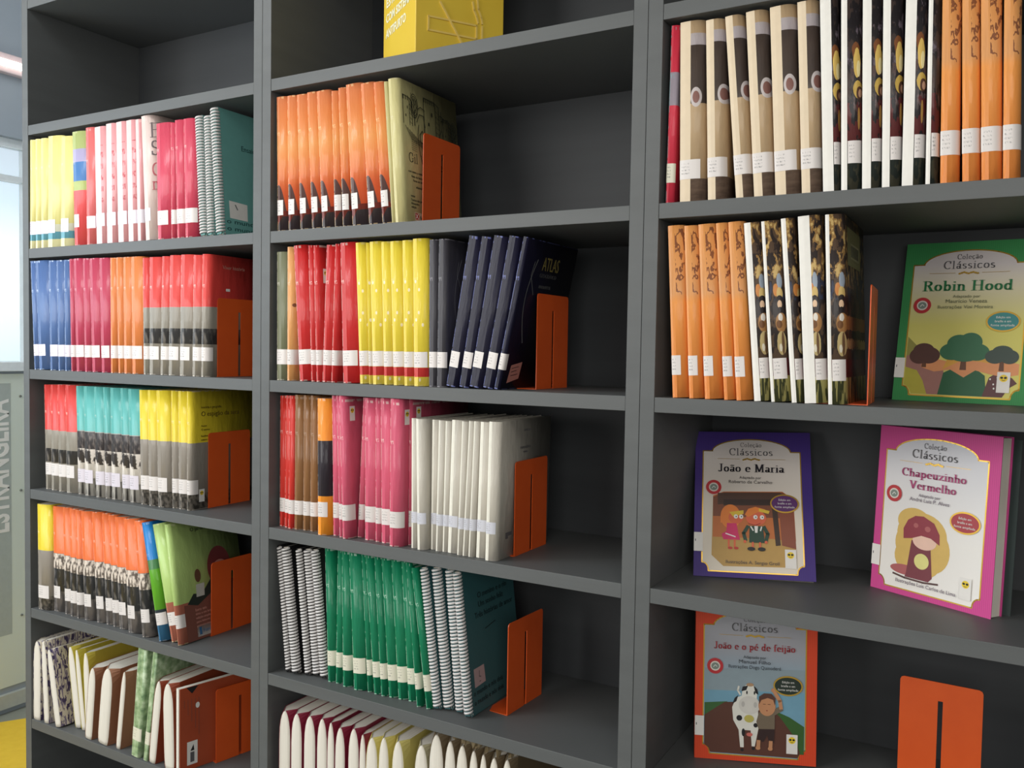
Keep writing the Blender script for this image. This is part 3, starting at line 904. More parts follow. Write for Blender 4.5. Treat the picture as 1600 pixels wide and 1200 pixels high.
# run: (look, spine share, shoulder depth, label from, label to, sticker material, sticker span)
RUNS = {
    'yellow': ('pale yellow paperback with teal band', .35, .012, .036, .07, LABEL_LILAC, (0, .03)),
    'multicolour': ('olive, blue and red paperback', .25, .02, .045, .077, LABEL, (0, .02)),
    'salmon': ('salmon red paperback', .3, .014, .04, .07, LABEL_LILAC, (0, .03)),
    'pink': ('pale pink paperback', .55, .012, .042, .074, LABEL_LILAC, (0, .032)),
    'pale_pink': ('tall pinkish white paperback with big letters', .35, .03, .045, .075, LABEL_LILAC, (0, .02)),
    'crimson': ('crimson paperback', .25, .014, .033, .066, LABEL, (0, .034)),
    'navy': ('blue paperback', .25, .014, .036, .066, LABEL_LILAC, (0, .028)),
    'wine': ('wine red paperback', .3, .014, .036, .066, LABEL, (0, .028)),
    'tangerine': ('tangerine paperback', .3, .014, .036, .067, LABEL, (0, .032)),
    'red_grey': ('red and grey paperback', .3, .014, .036, .067, LABEL, (0, .03)),
    'red_grey_low': ('red and grey paperback', .3, .014, .039, .071, LABEL, (0, .03)),
    'teal': ('turquoise and grey paperback', .3, .014, .032, .066, LABEL_LILAC, (0, .03)),
    'yellow_grey': ('yellow and grey paperback', .3, .014, .037, .071, LABEL, (0, .03)),
    'yellow_grey_low': ('yellow and grey paperback beside orange ones', .3, .014, .031, .065, LABEL, (0, .04)),
    'orange_grey': ('orange and grey paperback', .3, .014, .035, .067, LABEL, (0, .026)),
    'blue_green': ('leaning blue and green paperback', .25, .014, .038, .067, LABEL, (0, .03)),
    'lime': ('leaning light green paperback', .2, .02, .039, .07, LABEL, (0, .028)),
    'moss': ('mottled green paperback', .75, .006, .042, .074, LABEL_CREAM, (0, .03)),
    'orange_sun': ('sunset orange paperback', .22, .012, .034, .066, LABEL, (0.0006, .0165)),
    'cream': ('cream booklet with castle drawing', .3, .012, .036, 0, LABEL_CREAM, (0, .012)),
    'olive': ('worn olive green book', .45, .01, .034, .066, LABEL, (0, .03)),
    'sand': ('faded orange book', .3, .012, .034, .066, LABEL, (0, .03)),
    'red': ('bright red paperback', .3, .014, .035, .066, LABEL, (0, .036)),
    'yellow_dots': ('yellow paperback with pale dots', .3, .014, .036, .066, LABEL, (0, .03)),
    'charcoal': ('charcoal atlas', .55, .01, .037, .067, LABEL, (0, .022)),
    'navy_black': ('leaning blue-black atlas', .6, .008, .037, .067, LABEL, (0.001, .02)),
    'scarlet': ('scarlet paperback', .4, .01, .032, .062, LABEL, (0, .03)),
    'brown': ('brown paper covered book', .35, .012, .032, .062, LABEL, (0, .03)),
    'orange_black': ('orange and black paperback', .3, .02, .038, .069, LABEL, (0, .024)),
    'rose': ('rose pink paperback', .3, .014, .037, .069, LABEL, (0, .034)),
    'white': ('plain off-white booklet', .3, .012, .05, .072, LABEL_CLEAR, (0, .02)),
    'green': ('green paperback', .3, .014, .035, .067, LABEL_CREAM, (0, .03)),
    'tan': ('tan paperback with picture cover', .42, .02, .037, .068, LABEL, (0.0005, .034)),
    'red_thin': ('thin red book', .3, .01, .034, .065, LABEL_CREAM, (0, .016)),
    'white_old': ('white-spined paperback with dark painting', .42, .014, .04, .073, LABEL, (.3, .3)),
    'amber': ('amber paperback', .35, .014, .04, .074, LABEL, (0, .034)),
    'amber_low': ('amber paperback with brown flourish', .3, .014, .037, .069, LABEL, (0.001, .016)),
    'white_old_low': ('white-spined paperback with brown painting', .3, .014, .035, .067, LABEL, (.3, .3)),
}
WS = {'white_old': [.62, .3, .46, .4, .5, .36], 'white_old_low': [.4, .18, .4, .5, .22]}
BOOKS = {}
PLACE_NOTE = {'cream': ['squeezed against the orange books', 'in front of the orange bookend']}
for nm, (look, ws, f, l0, l1, lm, lx) in RUNS.items():
    sh, rows = ROWS[nm]
    n = len(rows)
    for i, rw in enumerate(rows):
        where = '%s, %s bookcase' % (ROWN[sh], case_of(rw[0]))
        if nm in PLACE_NOTE:
            lb = look + ' ' + PLACE_NOTE[nm][i]
        elif n == 1:
            lb = '%s, %s' % (look, where)
        else:
            lb = '%s %s from the left, %s' % ('last' if i == n - 1 else ORD[i], look, where)
        T = rw[4]
        wsf = WS[nm][i] if nm in WS else ws
        w = T * wsf
        lxx = (w + .0015, w + .022) if lx[0] == .3 else lx
        ff = f if T > .015 else f * .6
        BOOKS[nm, i] = paper_book(nm, (sh, rw), w, ff, (l0, l1) if l1 else None, lb,
                                  '%s books, %s' % (look.split(' with')[0], where) if n > 1 else None,
                                  lmat=lm, lx=lxx, noun='booklet' if 'booklet' in look else ('atlas' if 'atlas' in look else 'paperback_book'))

TEALC = plain('teal_card_cover', (108, 166, 160), .5)
DTEAL = plain('dark_teal_card_cover', (52, 98, 102), .5)
BLACKC = plain('black_card_cover', (26, 26, 28), .5)
SPC = {'coil_teal': ('teal spiral book', TEALC, 'teal spiral books'), 'coil_black': ('black spiral book with white coil', BLACKC, 'black spiral books'),
       'coil_dark_teal': ('dark teal spiral book with white coil', DTEAL, 'dark teal spiral books')}
for nm, (look, m, g) in SPC.items():
    sh, rows = ROWS[nm]
    for i, rw in enumerate(rows):
        lb = '%s %s from the left, %s, %s bookcase' % ('last' if i == len(rows) - 1 else ORD[i], look, ROWN[sh], case_of(rw[0]))
        BOOKS[nm, i] = spiral_book((sh, rw), m, lb, g + ' on the %s bookcase' % case_of(rw[0]))

FC = {'news': ('paperback with newsprint cover, page edges out', mat('newsprint_cover', bands([(0, (200, 190, 170))], extra=news_ex, wear=0), .5)),
      'ivory': ('paperback with yellow cover, page edges out', plain('mustard_cover', (202, 186, 70), .5)),
      'tobacco': ('paperback with brown cover, page edges out', plain('tobacco_brown_cover', (156, 108, 80), .5)),
      'rust': ('paperback with rust cover, page edges out', plain('rust_cover', (150, 70, 44), .5)),
      'burgundy': ('burgundy covered book, page edges out', plain('burgundy_cover', (132, 34, 58), .45)),
      'primrose': ('pale yellow covered book, page edges out', plain('primrose_cover', (206, 192, 112), .5)),
      'beige': ('beige covered book, page edges out', plain('beige_cover', (168, 160, 128), .5)),
      'frayed': ('book with frayed brown cover, page edges out', plain('frayed_brown_cover', (110, 94, 70), .6))}
for nm, (look, m) in FC.items():
    sh, rows = ROWS[nm]
    n = len(rows)
    for i, rw in enumerate(rows):
        where = '%s, %s bookcase' % (ROWN[sh], case_of(rw[0]))
        lb = ('%s %s, %s' % ('last' if i == n - 1 else ORD[i], look, where)) if n > 1 else '%s, %s' % (look, where)
        BOOKS[nm, i] = fore_book((sh, rw), m, lb, ('%s books, %s' % (nm, where)) if n > 1 else None)


# loose curled leaves on the frayed books
LEAFM = plain('curled_leaf_paper', (176, 160, 128), .7)
for i, rw in enumerate(ROWS['frayed'][1]):
    r = BOOKS['frayed', i]
    H, T = rw[3], rw[4]
    bm = bmesh.new()
    random.seed(40 + i)
    for k in range(9):
        x = T * (.12 + .76 * random.random())
        y = .004 + .05 * random.random()
        h = .006 + .012 * random.random()
        wv = [[bm.verts.new((x + .004 * random.uniform(-1, 1) * t + q * .001, y + q * .012, H - .014 + t * (h + .012))) for q in (0, 1)] for t in (0, .5, 1)]
        for p, q in zip(wv, wv[1:]):
            bm.faces.new((p[0], p[1], q[1], q[0]))
    mesh_obj('curled_leaves', bm, LEAFM, r)


# ---------------------------------------------------------------- what is printed on the covers that can be seen
def on_right(T):
    return lambda a, b, k: (T + .0003 + .00006 * k, a, b)


ROT_R = (math.pi / 2, 0, math.pi / 2)


def rtext(r, T, name, body, size, y, z, m, width=None, align='CENTER', line=1.):
    return text(name, body, size, (T + .0006, y, z), ROT_R, m, r, width, align, line=line)


YEL = plain('smiley_yellow', (238, 206, 50), .4)


def smiley(art, a, b, w, h, paper=PAPER):
    """white sticker with a yellow face in dark glasses"""
    art.rect(a, b, a + w, b + h, paper)
    cx, cy, rr = a + w / 2, b + h * .7, w * .32
    art.ell(cx, cy, rr, rr, YEL)
    for s in (-1, 1):
        art.ell(cx + s * rr * .45, cy + rr * .15, rr * .36, rr * .3, INK)
    art.line([(cx - rr * .4, cy - rr * .45), (cx, cy - rr * .6), (cx + rr * .4, cy - rr * .45)], rr * .12, INK)


# Gil Vicente booklet: an ink drawing of a walled town
r, T, H, D = BOOKS['cream', 1]
P = Art(lambda a, b, k: (T + .0003 + .00006 * k, (a - .03) * 1.08 + .0135, b))
LI = plain('dark_green_ink', (44, 46, 34), .6)
lw = .0016


def tower(x, z, w, h, d=.008):
    P.line([(x, z), (x, z + h), (x + w, z + h - .002), (x + w, z)], lw, LI)
    P.line([(x + w, z + h - .002), (x + w + d, z + h - .008), (x + w + d, z)], lw, LI)
    k = int(w / .006)
    for i in range(k):
        P.line([(x + w * (i + .3) / k, z + h), (x + w * (i + .3) / k, z + h - .008)], .0022, LI)
    for i in range(5):
        P.line([(x + w, z + h * (.2 + .15 * i) - .004), (x + w + d, z + h * (.16 + .15 * i) - .006)], .0008, LI)
    P.rect(x + w * .6, z + h * .55, x + w * .72, z + h * .65, LI)
    P.rect(x + w * .3, z + h * .25, x + w * .42, z + h * .34, LI)


def ink_tree(x, z, rx, rz):
    random.seed(int(x * 1e4))
    for i in range(3):
        P.line([(x + rx * (1 - .25 * i) * math.cos(t * .45), z + rz * (1 - .2 * i) * math.sin(t * .45)) for t in range(15)], lw * .8, LI)
    P.line([(x, z + rz * .5), (x, z - rz * 1.6)], lw * 1.4, LI)
    for i in range(6):
        P.line([(x, z - rz + i * .006), (x + (-1) ** i * rx * .8, z - rz * .5 + i * .007)], lw * .7, LI)


tower(.03, .196, .019, .056)
tower(.094, .19, .038, .072, .012)
tower(.155, .185, .02, .05)
ink_tree(.061, .236, .012, .024)
ink_tree(.19, .21, .01, .024)
P.line([(.066, .205), (.075, .222), (.088, .222), (.092, .2)], lw, LI)
P.line([(.07, .232), (.08, .238), (.092, .234)], lw, LI)
P.line([(.138, .19), (.146, .208), (.153, .19)], lw, LI)
P.line([(.146, .208), (.146, .246)], lw, LI)
P.line([(.141, .236), (.151, .236)], lw, LI)
P.line([(.147, .226), (.154, .23), (.152, .222)], .002, LI)
for i in range(9):
    P.line([(.03 + .006 * i, .19 - .003 * i), (.05 + .006 * i, .165 - .002 * i)], lw * .8, LI)
for i in range(6):
    P.line([(.046, .166 - .004 * i), (.062, .164 - .004 * i)], .0008, LI)
P.line([(.07, .2), (.066, .18), (.07, .14)], lw, LI)
P.line([(.088, .2), (.086, .175), (.088, .14)], lw, LI)
P.line([(.072, .18), (.08, .19), (.088, .18), (.086, .165), (.074, .166), (.072, .18)], lw * 1.3, LI)
P.line([(.1, .17), (.135, .176), (.19, .168)], lw, LI)
P.obj('castle_drawing', r)
P = Art(on_right(T))
P.serif('Gil Vicente', .024, .122, .019, LI, bold=.8, left=True)
P.obj('title_lettering', r)
for j, (s, z) in enumerate((('com texto e notas', .103), ('Auto da Barca', .094), ('Farsa de Inês', .086), ('adaptação', .074))):
    rtext(r, T, 'cover_text', s, .0065, .044 + .004 * j, z, LI)
for s, z in (('notas', .055), ('Textos das peças', .047), ('Alexandre', .040), ('edição', .033)):
    rtext(r, T, 'cover_text', s, .0065, .024, z, LI, align='LEFT')
P = Art(on_right(T))
P.rect(.034, .006, .075, .024, plain('pale_logo_paper', (196, 180, 150), .5))
RD = plain('logo_red', (178, 44, 40), .4)
P.rect(.036, .01, .048, .022, RD)
P.line([(.038, .02), (.046, .011)], .0015, WHITE).line([(.038, .012), (.046, .021)], .0015, WHITE)
P.obj('publisher_mark', r)
rtext(r, T, 'publisher_lettering', 'Braile', .009, .051, .014, INK, align='LEFT')

# the last atlas
r, T, H, D = BOOKS['navy_black', 4]
P = Art(on_right(T))
GY = plain('grey_line_print', (112, 112, 112), .5)
OG = plain('dull_gold_print', (126, 112, 58), .5)
P.line([(.05 - .022 * math.sin(t / 12 * math.pi), .245 - .013 * t) for t in range(13)], .0022, GY)
P.line([(.04, .24), (.034, .215), (.055, .18)], .0016, GY)
P.line([(.13, .098), (.2, .07), (.165, .058), (.12, .055)], .0024, GY)
P.line([(.12, .082), (.15, .1)], .0018, GY)
P.line([(.2, .058), (.12, .05)], .002, GY)
P.obj('line_print', r)
t_ = rtext(r, T, 'title_lettering', 'ATLAS', .036, .104, .238, OG, width=.066)
rtext(r, T, 'subtitle_lettering', 'GEOGRÁFICO', .0105, .1, .217, plain('dim_grey_print', (72, 72, 72), .5), width=.066)
rtext(r, T, 'subtitle_lettering', 'MELHORAMENTOS', .0085, .094, .196, plain('dim_grey_print', (72, 72, 72), .5), width=.046)
for s, z in (('edição em braille e', .160), ('em fonte ampliada', .152)):
    rtext(r, T, 'cover_text', s, .0085, .152, z, plain('light_grey_print', (150, 150, 150), .5), width=.042)
P = Art(on_right(T))
smiley(P, .14, .02, .019, .036)
P.obj('smiley_sticker', r)
P = Art(on_right(T))
P.poly([(.02, .012), (.062, .02), (.066, .052), (.026, .046)], plain('pink_note_paper', (186, 124, 112), .6))
for i in range(3):
    P.line([(.03, .04 - .007 * i), (.055 - .006 * (i % 2), .043 - .007 * i)], .0012, INK)
P.obj('pink_note', r)
# same line print on the charcoal atlas beside the leaning ones
r, T, H, D = BOOKS['charcoal', 1]
P = Art(on_right(T))
P.line([(.05 - .022 * math.sin(t / 12 * math.pi), .245 - .013 * t) for t in range(13)], .0016, GY)
P.line([(.04, .24), (.034, .215), (.055, .18)], .0014, GY)
P.obj('line_print', r)

# teal spiral book of the left bookcase
r, T, H, D = BOOKS['coil_teal', 2]
DT = plain('deep_teal_ink', (34, 74, 72), .5)
rtext(r, T, 'title_lettering', 'Ensaio sobre', .017, .072, .205, DT, align='LEFT')
for i, k in enumerate((26, 26)):
    rtext(r, T, 'cover_text', 'o mundo e nós', .014, .1, .033 - .016 * i, DT, width=.16)
rtext(r, T, 'cover_text', 'volume', .008, .12, .062, DT, align='LEFT')
P = Art(on_right(T))
P.poly([(.03, .041), (.082, .039), (.083, .077), (.029, .08)], PAPER)
P.line([(.047, .072), (.053, .062)], .003, GREYINK)
P.obj('call_number_label', r)

# dark teal spiral book of the middle bookcase
r, T, H, D = BOOKS['coil_dark_teal', 3]
TI = plain('near_black_teal_ink', (18, 34, 36), .5)
for s, y, z in (('O menino e o rio', .06, .222), ('Um sonho feliz', .06, .204), ('Três histórias de amor', .045, .184)):
    rtext(r, T, 'title_lettering', s, .016, y, z, TI, align='LEFT')
P = Art(on_right(T))
P.line([(.08, .152), (.12, .158)], .0018, TI)
P.obj('rule_print', r)
for i in range(2):
    rtext(r, T, 'cover_text', 'o mundo e nós dois', .015, .075, .04 - .018 * i, TI, width=.11)
P = Art(on_right(T))
P.poly([(.026, .05), (.066, .052), (.064, .086), (.026, .086)], plain('pinkish_sticker_paper', (178, 160, 160), .5))
P.line([(.046, .078), (.044, .068), (.05, .066)], .0018, GREYINK)
P.line([(.044, .058), (.048, .058)], .0018, GREYINK)
P.obj('call_number_label', r)

# big letters down the pinkish white cover
r, T, H, D = BOOKS['pale_pink', 0]
P = Art(lambda a, b, k: (T * .74 + a, .002 + .02 * (a / .02) ** 2 * .5 - .0012 - .00005 * k, b))
RDK = plain('dark_red_ink', (150, 38, 50), .5)
P.serif('E', 0, .238, .034, plain('dark_brown_ink', (66, 40, 44), .5), left=True)
P.serif('S', .001, .196, .034, plain('dark_brown_ink', (66, 40, 44), .5), left=True)
P.serif('C', .001, .148, .03, RDK, left=True)
P.serif('n', .001, .116, .03, RDK, left=True)
P.obj('title_lettering', r)

# yellow and grey cover behind its bookend
r, T, H, D = BOOKS['yellow_grey', 5]
BR = plain('brown_ink', (84, 62, 20), .5)
P = Art(on_right(T))
P.serif('O', .03, .222, .013, BR, left=True) if 'O' in GLYPH else None
P.obj('title_initial', r) if P.n else P.bm.free()
rtext(r, T, 'title_lettering', 'O espigão da seca', .016, .028, .226, BR, align='LEFT')
rtext(r, T, 'cover_text', 'história e geografia', .008, .028, .242, BR, align='LEFT')
for i in range(4):
    rtext(r, T, 'cover_text', ('Autor', 'O ensino', 'fundamental', 'oitavo ano')[i], .007, .028, .198 - .009 * i - (.006 if i > 1 else 0), BR, align='LEFT')
P = Art(on_right(T))
smiley(P, .022, .018, .016, .03)
P.obj('smiley_sticker', r)

# lime booklet with brown foot
r, T, H, D = BOOKS['lime', 1]
P = Art(on_right(T))
BRN = plain('reddish_brown_print', (122, 74, 62), .5)
DKG = plain('dark_green_print', (40, 48, 42), .5)
SK = plain('pink_skin_print', (196, 138, 124), .5)
P.poly([(.02, 0), (.2, 0), (.2, .12), (.14, .125), (.09, .105), (.05, .084), (.02, .088)], BRN)
P.poly([(.03, .088), (.05, .11), (.075, .105), (.12, .15), (.14, .145), (.15, .12), (.1, .1), (.06, .08)], DKG)
P.ell(.068, .15, .009, .016, plain('brown_print', (100, 70, 50), .5))
P.poly([(.058, .1), (.082, .1), (.085, .13), (.06, .13)], plain('pale_grey_print', (186, 186, 176), .5))
P.ell(.135, .16, .036, .05, plain('dark_red_print', (112, 50, 50), .5))
P.ell(.138, .15, .026, .026, SK)
P.ell(.146, .115, .02, .018, plain('pale_beige_print', (188, 160, 140), .5))
P.obj('cover_picture', r)
rtext(r, T, 'title_lettering', 'O jardim secreto', .013, .06, .262, DKG, align='LEFT')
for i in range(5):
    rtext(r, T, 'cover_text', ('livro em', 'tinta e em braille', 'edição ampliada', 'para leitores', 'primeira impressão')[i], .008 if i else .01, .05, .07 - .0095 * i, SK, align='LEFT')
P = Art(on_right(T))
P.poly([(.05, .006), (.13, .006), (.13, .032), (.05, .032)], PAPER)
P.rect(.056, .01, .063, .028, plain('publisher_blue', (54, 98, 140), .5))
P.obj('publisher_sticker', r)
rtext(r, T, 'publisher_lettering', 'Fundação', .013, .066, .018, plain('publisher_blue', (54, 98, 140), .5), align='LEFT')

# red and grey last cover, white last cover, brown painting last cover
r, T, H, D = BOOKS['red_grey', 6]
rtext(r, T, 'title_lettering', 'Viver história', .012, .04, .25, SK, align='LEFT')
P = Art(on_right(T))
P.rect(.03, .018, .042, .048, PAPER)
P.rect(.05, .196, .062, .202, PAPER)
P.obj('small_sticker', r)
r, T, H, D = BOOKS['white', 10]
rtext(r, T, 'cover_text', 'caderno', .008, .105, .238, GREYINK)
rtext(r, T, 'cover_text', 'matemática', .009, .1, .205, GREYINK)
rtext(r, T, 'cover_text', 'volume', .006, .1, .196, GREYINK)
P = Art(on_right(T))
P.rect(.033, .041, .056, .048, GREYINK).rect(.033, .036, .043, .041, GREYINK)
P.obj('printed_mark', r)
r, T, H, D = BOOKS['white_old_low', 4]
P = Art(on_right(T))
OLV = plain('olive_panel_print', (112, 108, 70), .5)
P.rect(.03, .21, .16, .268, OLV)
P.rect(.06, .222, .145, .246, plain('pale_olive_print', (142, 138, 104), .5))
for i in range(6):
    P.rect(.064 + .013 * i, .225, .072 + .013 * i, .243, plain('near_black_print', (40, 38, 30), .5))
P.obj('title_panel', r)

# stickers with a smiling face on the narrow covers
for key, dy, z0 in ((('rose', 2), .012, .24), (('rose', 7), .012, .24), (('rose', 8), .014, .245), (('crimson', 0), .014, .20), (('red', 5), .014, .21), (('red', 1), .01, .205), (('red', 2), .01, .205)):
    r, T, H, D = BOOKS[key]
    P = Art(on_right(T))
    smiley(P, dy, z0, .016, .03)
    P.obj('smiley_sticker', r)


# ---------------------------------------------------------------- bookends
def bookend(x, y, z, rotz, label, foot=-.11, W=.13, H=.18):
    """bent steel plate with a slot; local: plate across x=0 facing +x, width along +y"""
    r = thing('bookend', (x, y, z + .0002), (0, 0, rotz), label, 'bookend', 'orange steel bookends')
    t = .0016
    bm = bmesh.new()
    s0, s1, sz = W * .47, W * .53, H * .83
    c = .006
    left = [(0, 0), (s0, 0), (s0, sz), (s1, sz), (s1, 0), (W, 0), (W, H - c), (W - c * .3, H - c * .3), (W - c, H), (c, H), (c * .3, H - c * .3), (0, H - c)]
    prism(bm, left, -t, 0, axes='yz')
    mesh_obj('upright_plate', bm, STEEL, r)
    bm = bmesh.new()
    q = W
    prism(bm, [(-t, 0), (-t, q), (foot * .82, q), (foot, q * .82), (foot, q * .18), (foot * .82, 0)], 0, .0012)
    mesh_obj('foot_plate', bm, STEEL, r)
    return r


Z_ = SHELF
bookend(-.481, .05, Z_['B'], 0, 'orange bookend holding the castle drawing booklet, top book row')
bookend(-.2363, .078, Z_['C'], 0, 'orange bookend in front of the atlas cover', foot=-.07)
bookend(-.2690, .063, Z_['D'], 0, 'orange bookend against the plain white booklets')
bookend(-.2912, .0854, Z_['E'], math.radians(-3), 'orange bookend beside the dark teal spiral books', foot=-.05)
bookend(.3491, .03, Z_['C'], math.radians(3), 'orange bookend seen edge-on beside the brown painting books')
bookend(-1.0344, .03, Z_['C'], 0, 'orange bookend at the red and grey books, second row, left bookcase')
bookend(-1.1195, .0791, Z_['D'], 0, 'orange bookend covering the yellow and grey cover')
bookend(-1.131, .099, Z_['E'], 0, 'orange bookend against the leaning light green booklets', foot=-.05)
bookend(-1.098, .0853, Z_['F'], math.radians(-12), 'orange bookend in the bottom row of the left bookcase', foot=-.04)
bookend(.3914, .2085, Z_['E'], math.radians(-92), 'orange bookend standing alone on the right bookcase', foot=-.08, W=.122)

# the rust coloured cover standing beside that lowest bookend
r = thing('paperback_book', (-1.146, .006, Z_['F'] + .0002), (0, 0, math.radians(-14)), 'rust brown paperback with white barcode label, cover turned to the viewer', 'book')
RUST = mat('burnt_orange_cover', lambda c: c.mix(c.noise(14, 14, 14, 3), sr(150, 62, 34), sr(176, 78, 44)), .45)
box_obj('cover', (0, .004, 0, .014, .2, .2), RUST, r, .001)
box_obj('page_block', (.001, .002, .002, .0125, .197, .2006), PAGE, r)
P = Art(on_right(.014))
P.rect(.022, .012, .048, .068, PAPER)
P.poly([(.03, .045), (.04, .045), (.038, .06)], INK)
P.rect(.03, .018, .04, .042, GREYINK)
P.obj('barcode_label', r)
P = Art(on_right(.014))
for i in range(5):
    P.line([(.015 + .009 * i, .17), (.0155 + .009 * i, .08 + .018 * (4 - i))], .0013, BRN)
P.ell(.048, .152, .005, .007, PAPER)
P.poly([(.02, .2), (.05, .2), (.034, .183)], INK)
P.obj('cover_print', r)


# ---------------------------------------------------------------- face-out picture books
BW, BH = .205, .275


def fr(a, b):
    """fractions from the cover's top left -> cover plane metres"""
    return a * BW, (1 - b) * BH


def on_front(a, b, k):
    return (a, -.0003 - .00006 * k, b)


def panel_outline(g=0.):
    """the arched label shape of the series, fractions of the cover"""
    pts = [(.075, .145), (.155, .145)]
    pts += [(.49 + .335 * math.cos(math.radians(t)), .147 - .088 * math.sin(math.radians(t))) for t in range(180, -1, -9)]
    pts += [(.905, .147), (.905, .905)]
    pts += [(.905 - .055 * math.sin(math.radians(t)), .96 - .055 * math.cos(math.radians(t)) + .0) for t in range(0, 91, 15)]
    pts += [(.13, .96)]
    pts += [(.075 + .055 * math.cos(math.radians(t)), .96 - .055 * math.sin(math.radians(t))) for t in range(0, 91, 15)]
    return [fr(a, b) for a, b in pts]


def picture_book(x, y, z, yaw, lean, roll, label, colour, panel, titles, tcol, ink, oval, lines, illus, thick=.024, label_y=.72, extra=None):
    """local frame: cover in the xz plane, facing -y, foot on z=0"""
    r = thing('picture_book', (x, y, z + .0003), (-lean, -roll, yaw), label, 'picture book', 'picture books standing face out')
    r.rotation_mode = 'YXZ'
    stripe = mat(label.split()[0] + '_striped_cover', lambda c: c.mix(((c.x * 330).fract() > .5) * .35, sr(*colour), tuple(q * .7 for q in sr(*colour)[:3]) + (1,)), .5, spec=.3, coat=.03)
    zo = math.sin(lean) * thick
    bm = bmesh.new()
    bx(bm, 0, 0, 0, BW, .0012, BH)
    bx(bm, 0, thick - .0012, 0, BW, thick, BH)
    bx(bm, 0, .0012, 0, .0012, thick - .0012, BH)
    mesh_obj('cover', bm, stripe, r)
    box_obj('page_block', (.0013, .0014, .002, BW - .003, thick - .0014, BH - .002), PAGE, r)
    A = Art(on_front)
    o = panel_outline()
    A.line(o + o[:2], .0042, GOLD)
    A.poly(o, panel)
    A.obj('gold_framed_panel', r)
    A = Art(lambda a, b, k: on_front(a, b, k + 4))
    illus(A)
    A.obj('illustration', r)
    A = Art(lambda a, b, k: on_front(a, b, k + 26))
    cx = .49 * BW
    A.serif('Coleção', cx, fr(0, .112)[1], .0085, GREYINK, width=.19 * BW, bold=.7)
    A.serif('Clássicos', cx, fr(0, .172)[1], .0135, GREYINK, width=.385 * BW, bold=.8)
    A.obj('series_lettering', r)
    A = Art(lambda a, b, k: on_front(a, b, k + 26))
    for i in range(9):
        a = cx + (i - 4) * .0034
        A.ell(a, fr(0, .2 + .004 * math.cos(i * 1.6))[1], .0021, .0017, GOLD, n=10)
    A.line([(cx - .06, fr(0, .199)[1]), (cx - .02, fr(0, .2)[1])], .0005, GOLD)
    A.line([(cx + .02, fr(0, .2)[1]), (cx + .06, fr(0, .199)[1])], .0005, GOLD)
    A.obj('gold_ornament', r)
    A = Art(lambda a, b, k: on_front(a, b, k + 30))
    for s, by, cap, wd in titles:
        A.serif(s, cx, fr(0, by)[1], cap, tcol, width=wd * BW, bold=1.25)
    A.obj('title_lettering', r)
    for s, cy, wd, size, xc in lines:
        text('cover_text', s, size, (xc * BW, -.0028, fr(0, cy)[1]), (math.pi / 2, 0, 0), ink, r, width=wd * BW, extrude=.0001)
    A = Art(lambda a, b, k: on_front(a, b, k + 30))
    sx, sz = fr(.165, .402)
    RED = plain('seal_red', (190, 50, 56), .4)
    A.ell(sx, sz, .0138, .0138, RED)
    A.ell(sx, sz, .0085, .0085, plain('seal_cream', (224, 216, 206), .4))
    A.ell(sx, sz, .0066, .006, plain('seal_grey_green', (128, 140, 130), .4))
    A.line([(sx - .003, sz - .002), (sx, sz + .002), (sx + .003, sz - .001)], .001, WHITE)
    A.obj('round_seal', r)
    A = Art(lambda a, b, k: on_front(a, b, k + 30))
    ox, oz = fr(.765, .503)
    A.ell(ox, oz, .0246, .0174, GOLD)
    A.ell(ox, oz, .0222, .0148, oval)
    A.obj('oval_badge', r)
    for i, s in enumerate(('Edição em', 'braille e em', 'fonte ampliada')):
        text('badge_text', s, .0052, (ox, -.0028, oz + .0066 - .0066 * i), (math.pi / 2, 0, 0), WHITE, r, width=(.02, .023, .034)[i], extrude=.0001)
    A = Art(lambda a, b, k: on_front(a, b, k + 34))
    a, b = fr(.757, .928)
    smiley(A, a, b, .0185, .0335)
    A.obj('smiley_sticker', r)
    A = Art(lambda a, b, k: on_front(a, b, k + 34))
    A.rect(0, fr(0, label_y + .125)[1], .0155, fr(0, label_y)[1], PAPER)
    A.rect(.002, fr(0, label_y + .06)[1], .0035, fr(0, label_y + .045)[1], GREYINK)
    A.obj('call_number_label', r)
    if extra:
        extra(r, thick)
    return r


def E_(A, a, b, ra, rb, m, **k):
    A.ell(a * BW, (1 - b) * BH, ra * BW, rb * BH, m, **k)


def P_(A, pts, m):
    A.poly([fr(a, b) for a, b in pts], m)


def L_(A, pts, w_, m):
    A.line([fr(a, b) for a, b in pts], w_, m)


def pm(name, r, g, b):
    return plain(name + '_print', (r, g, b), .42)


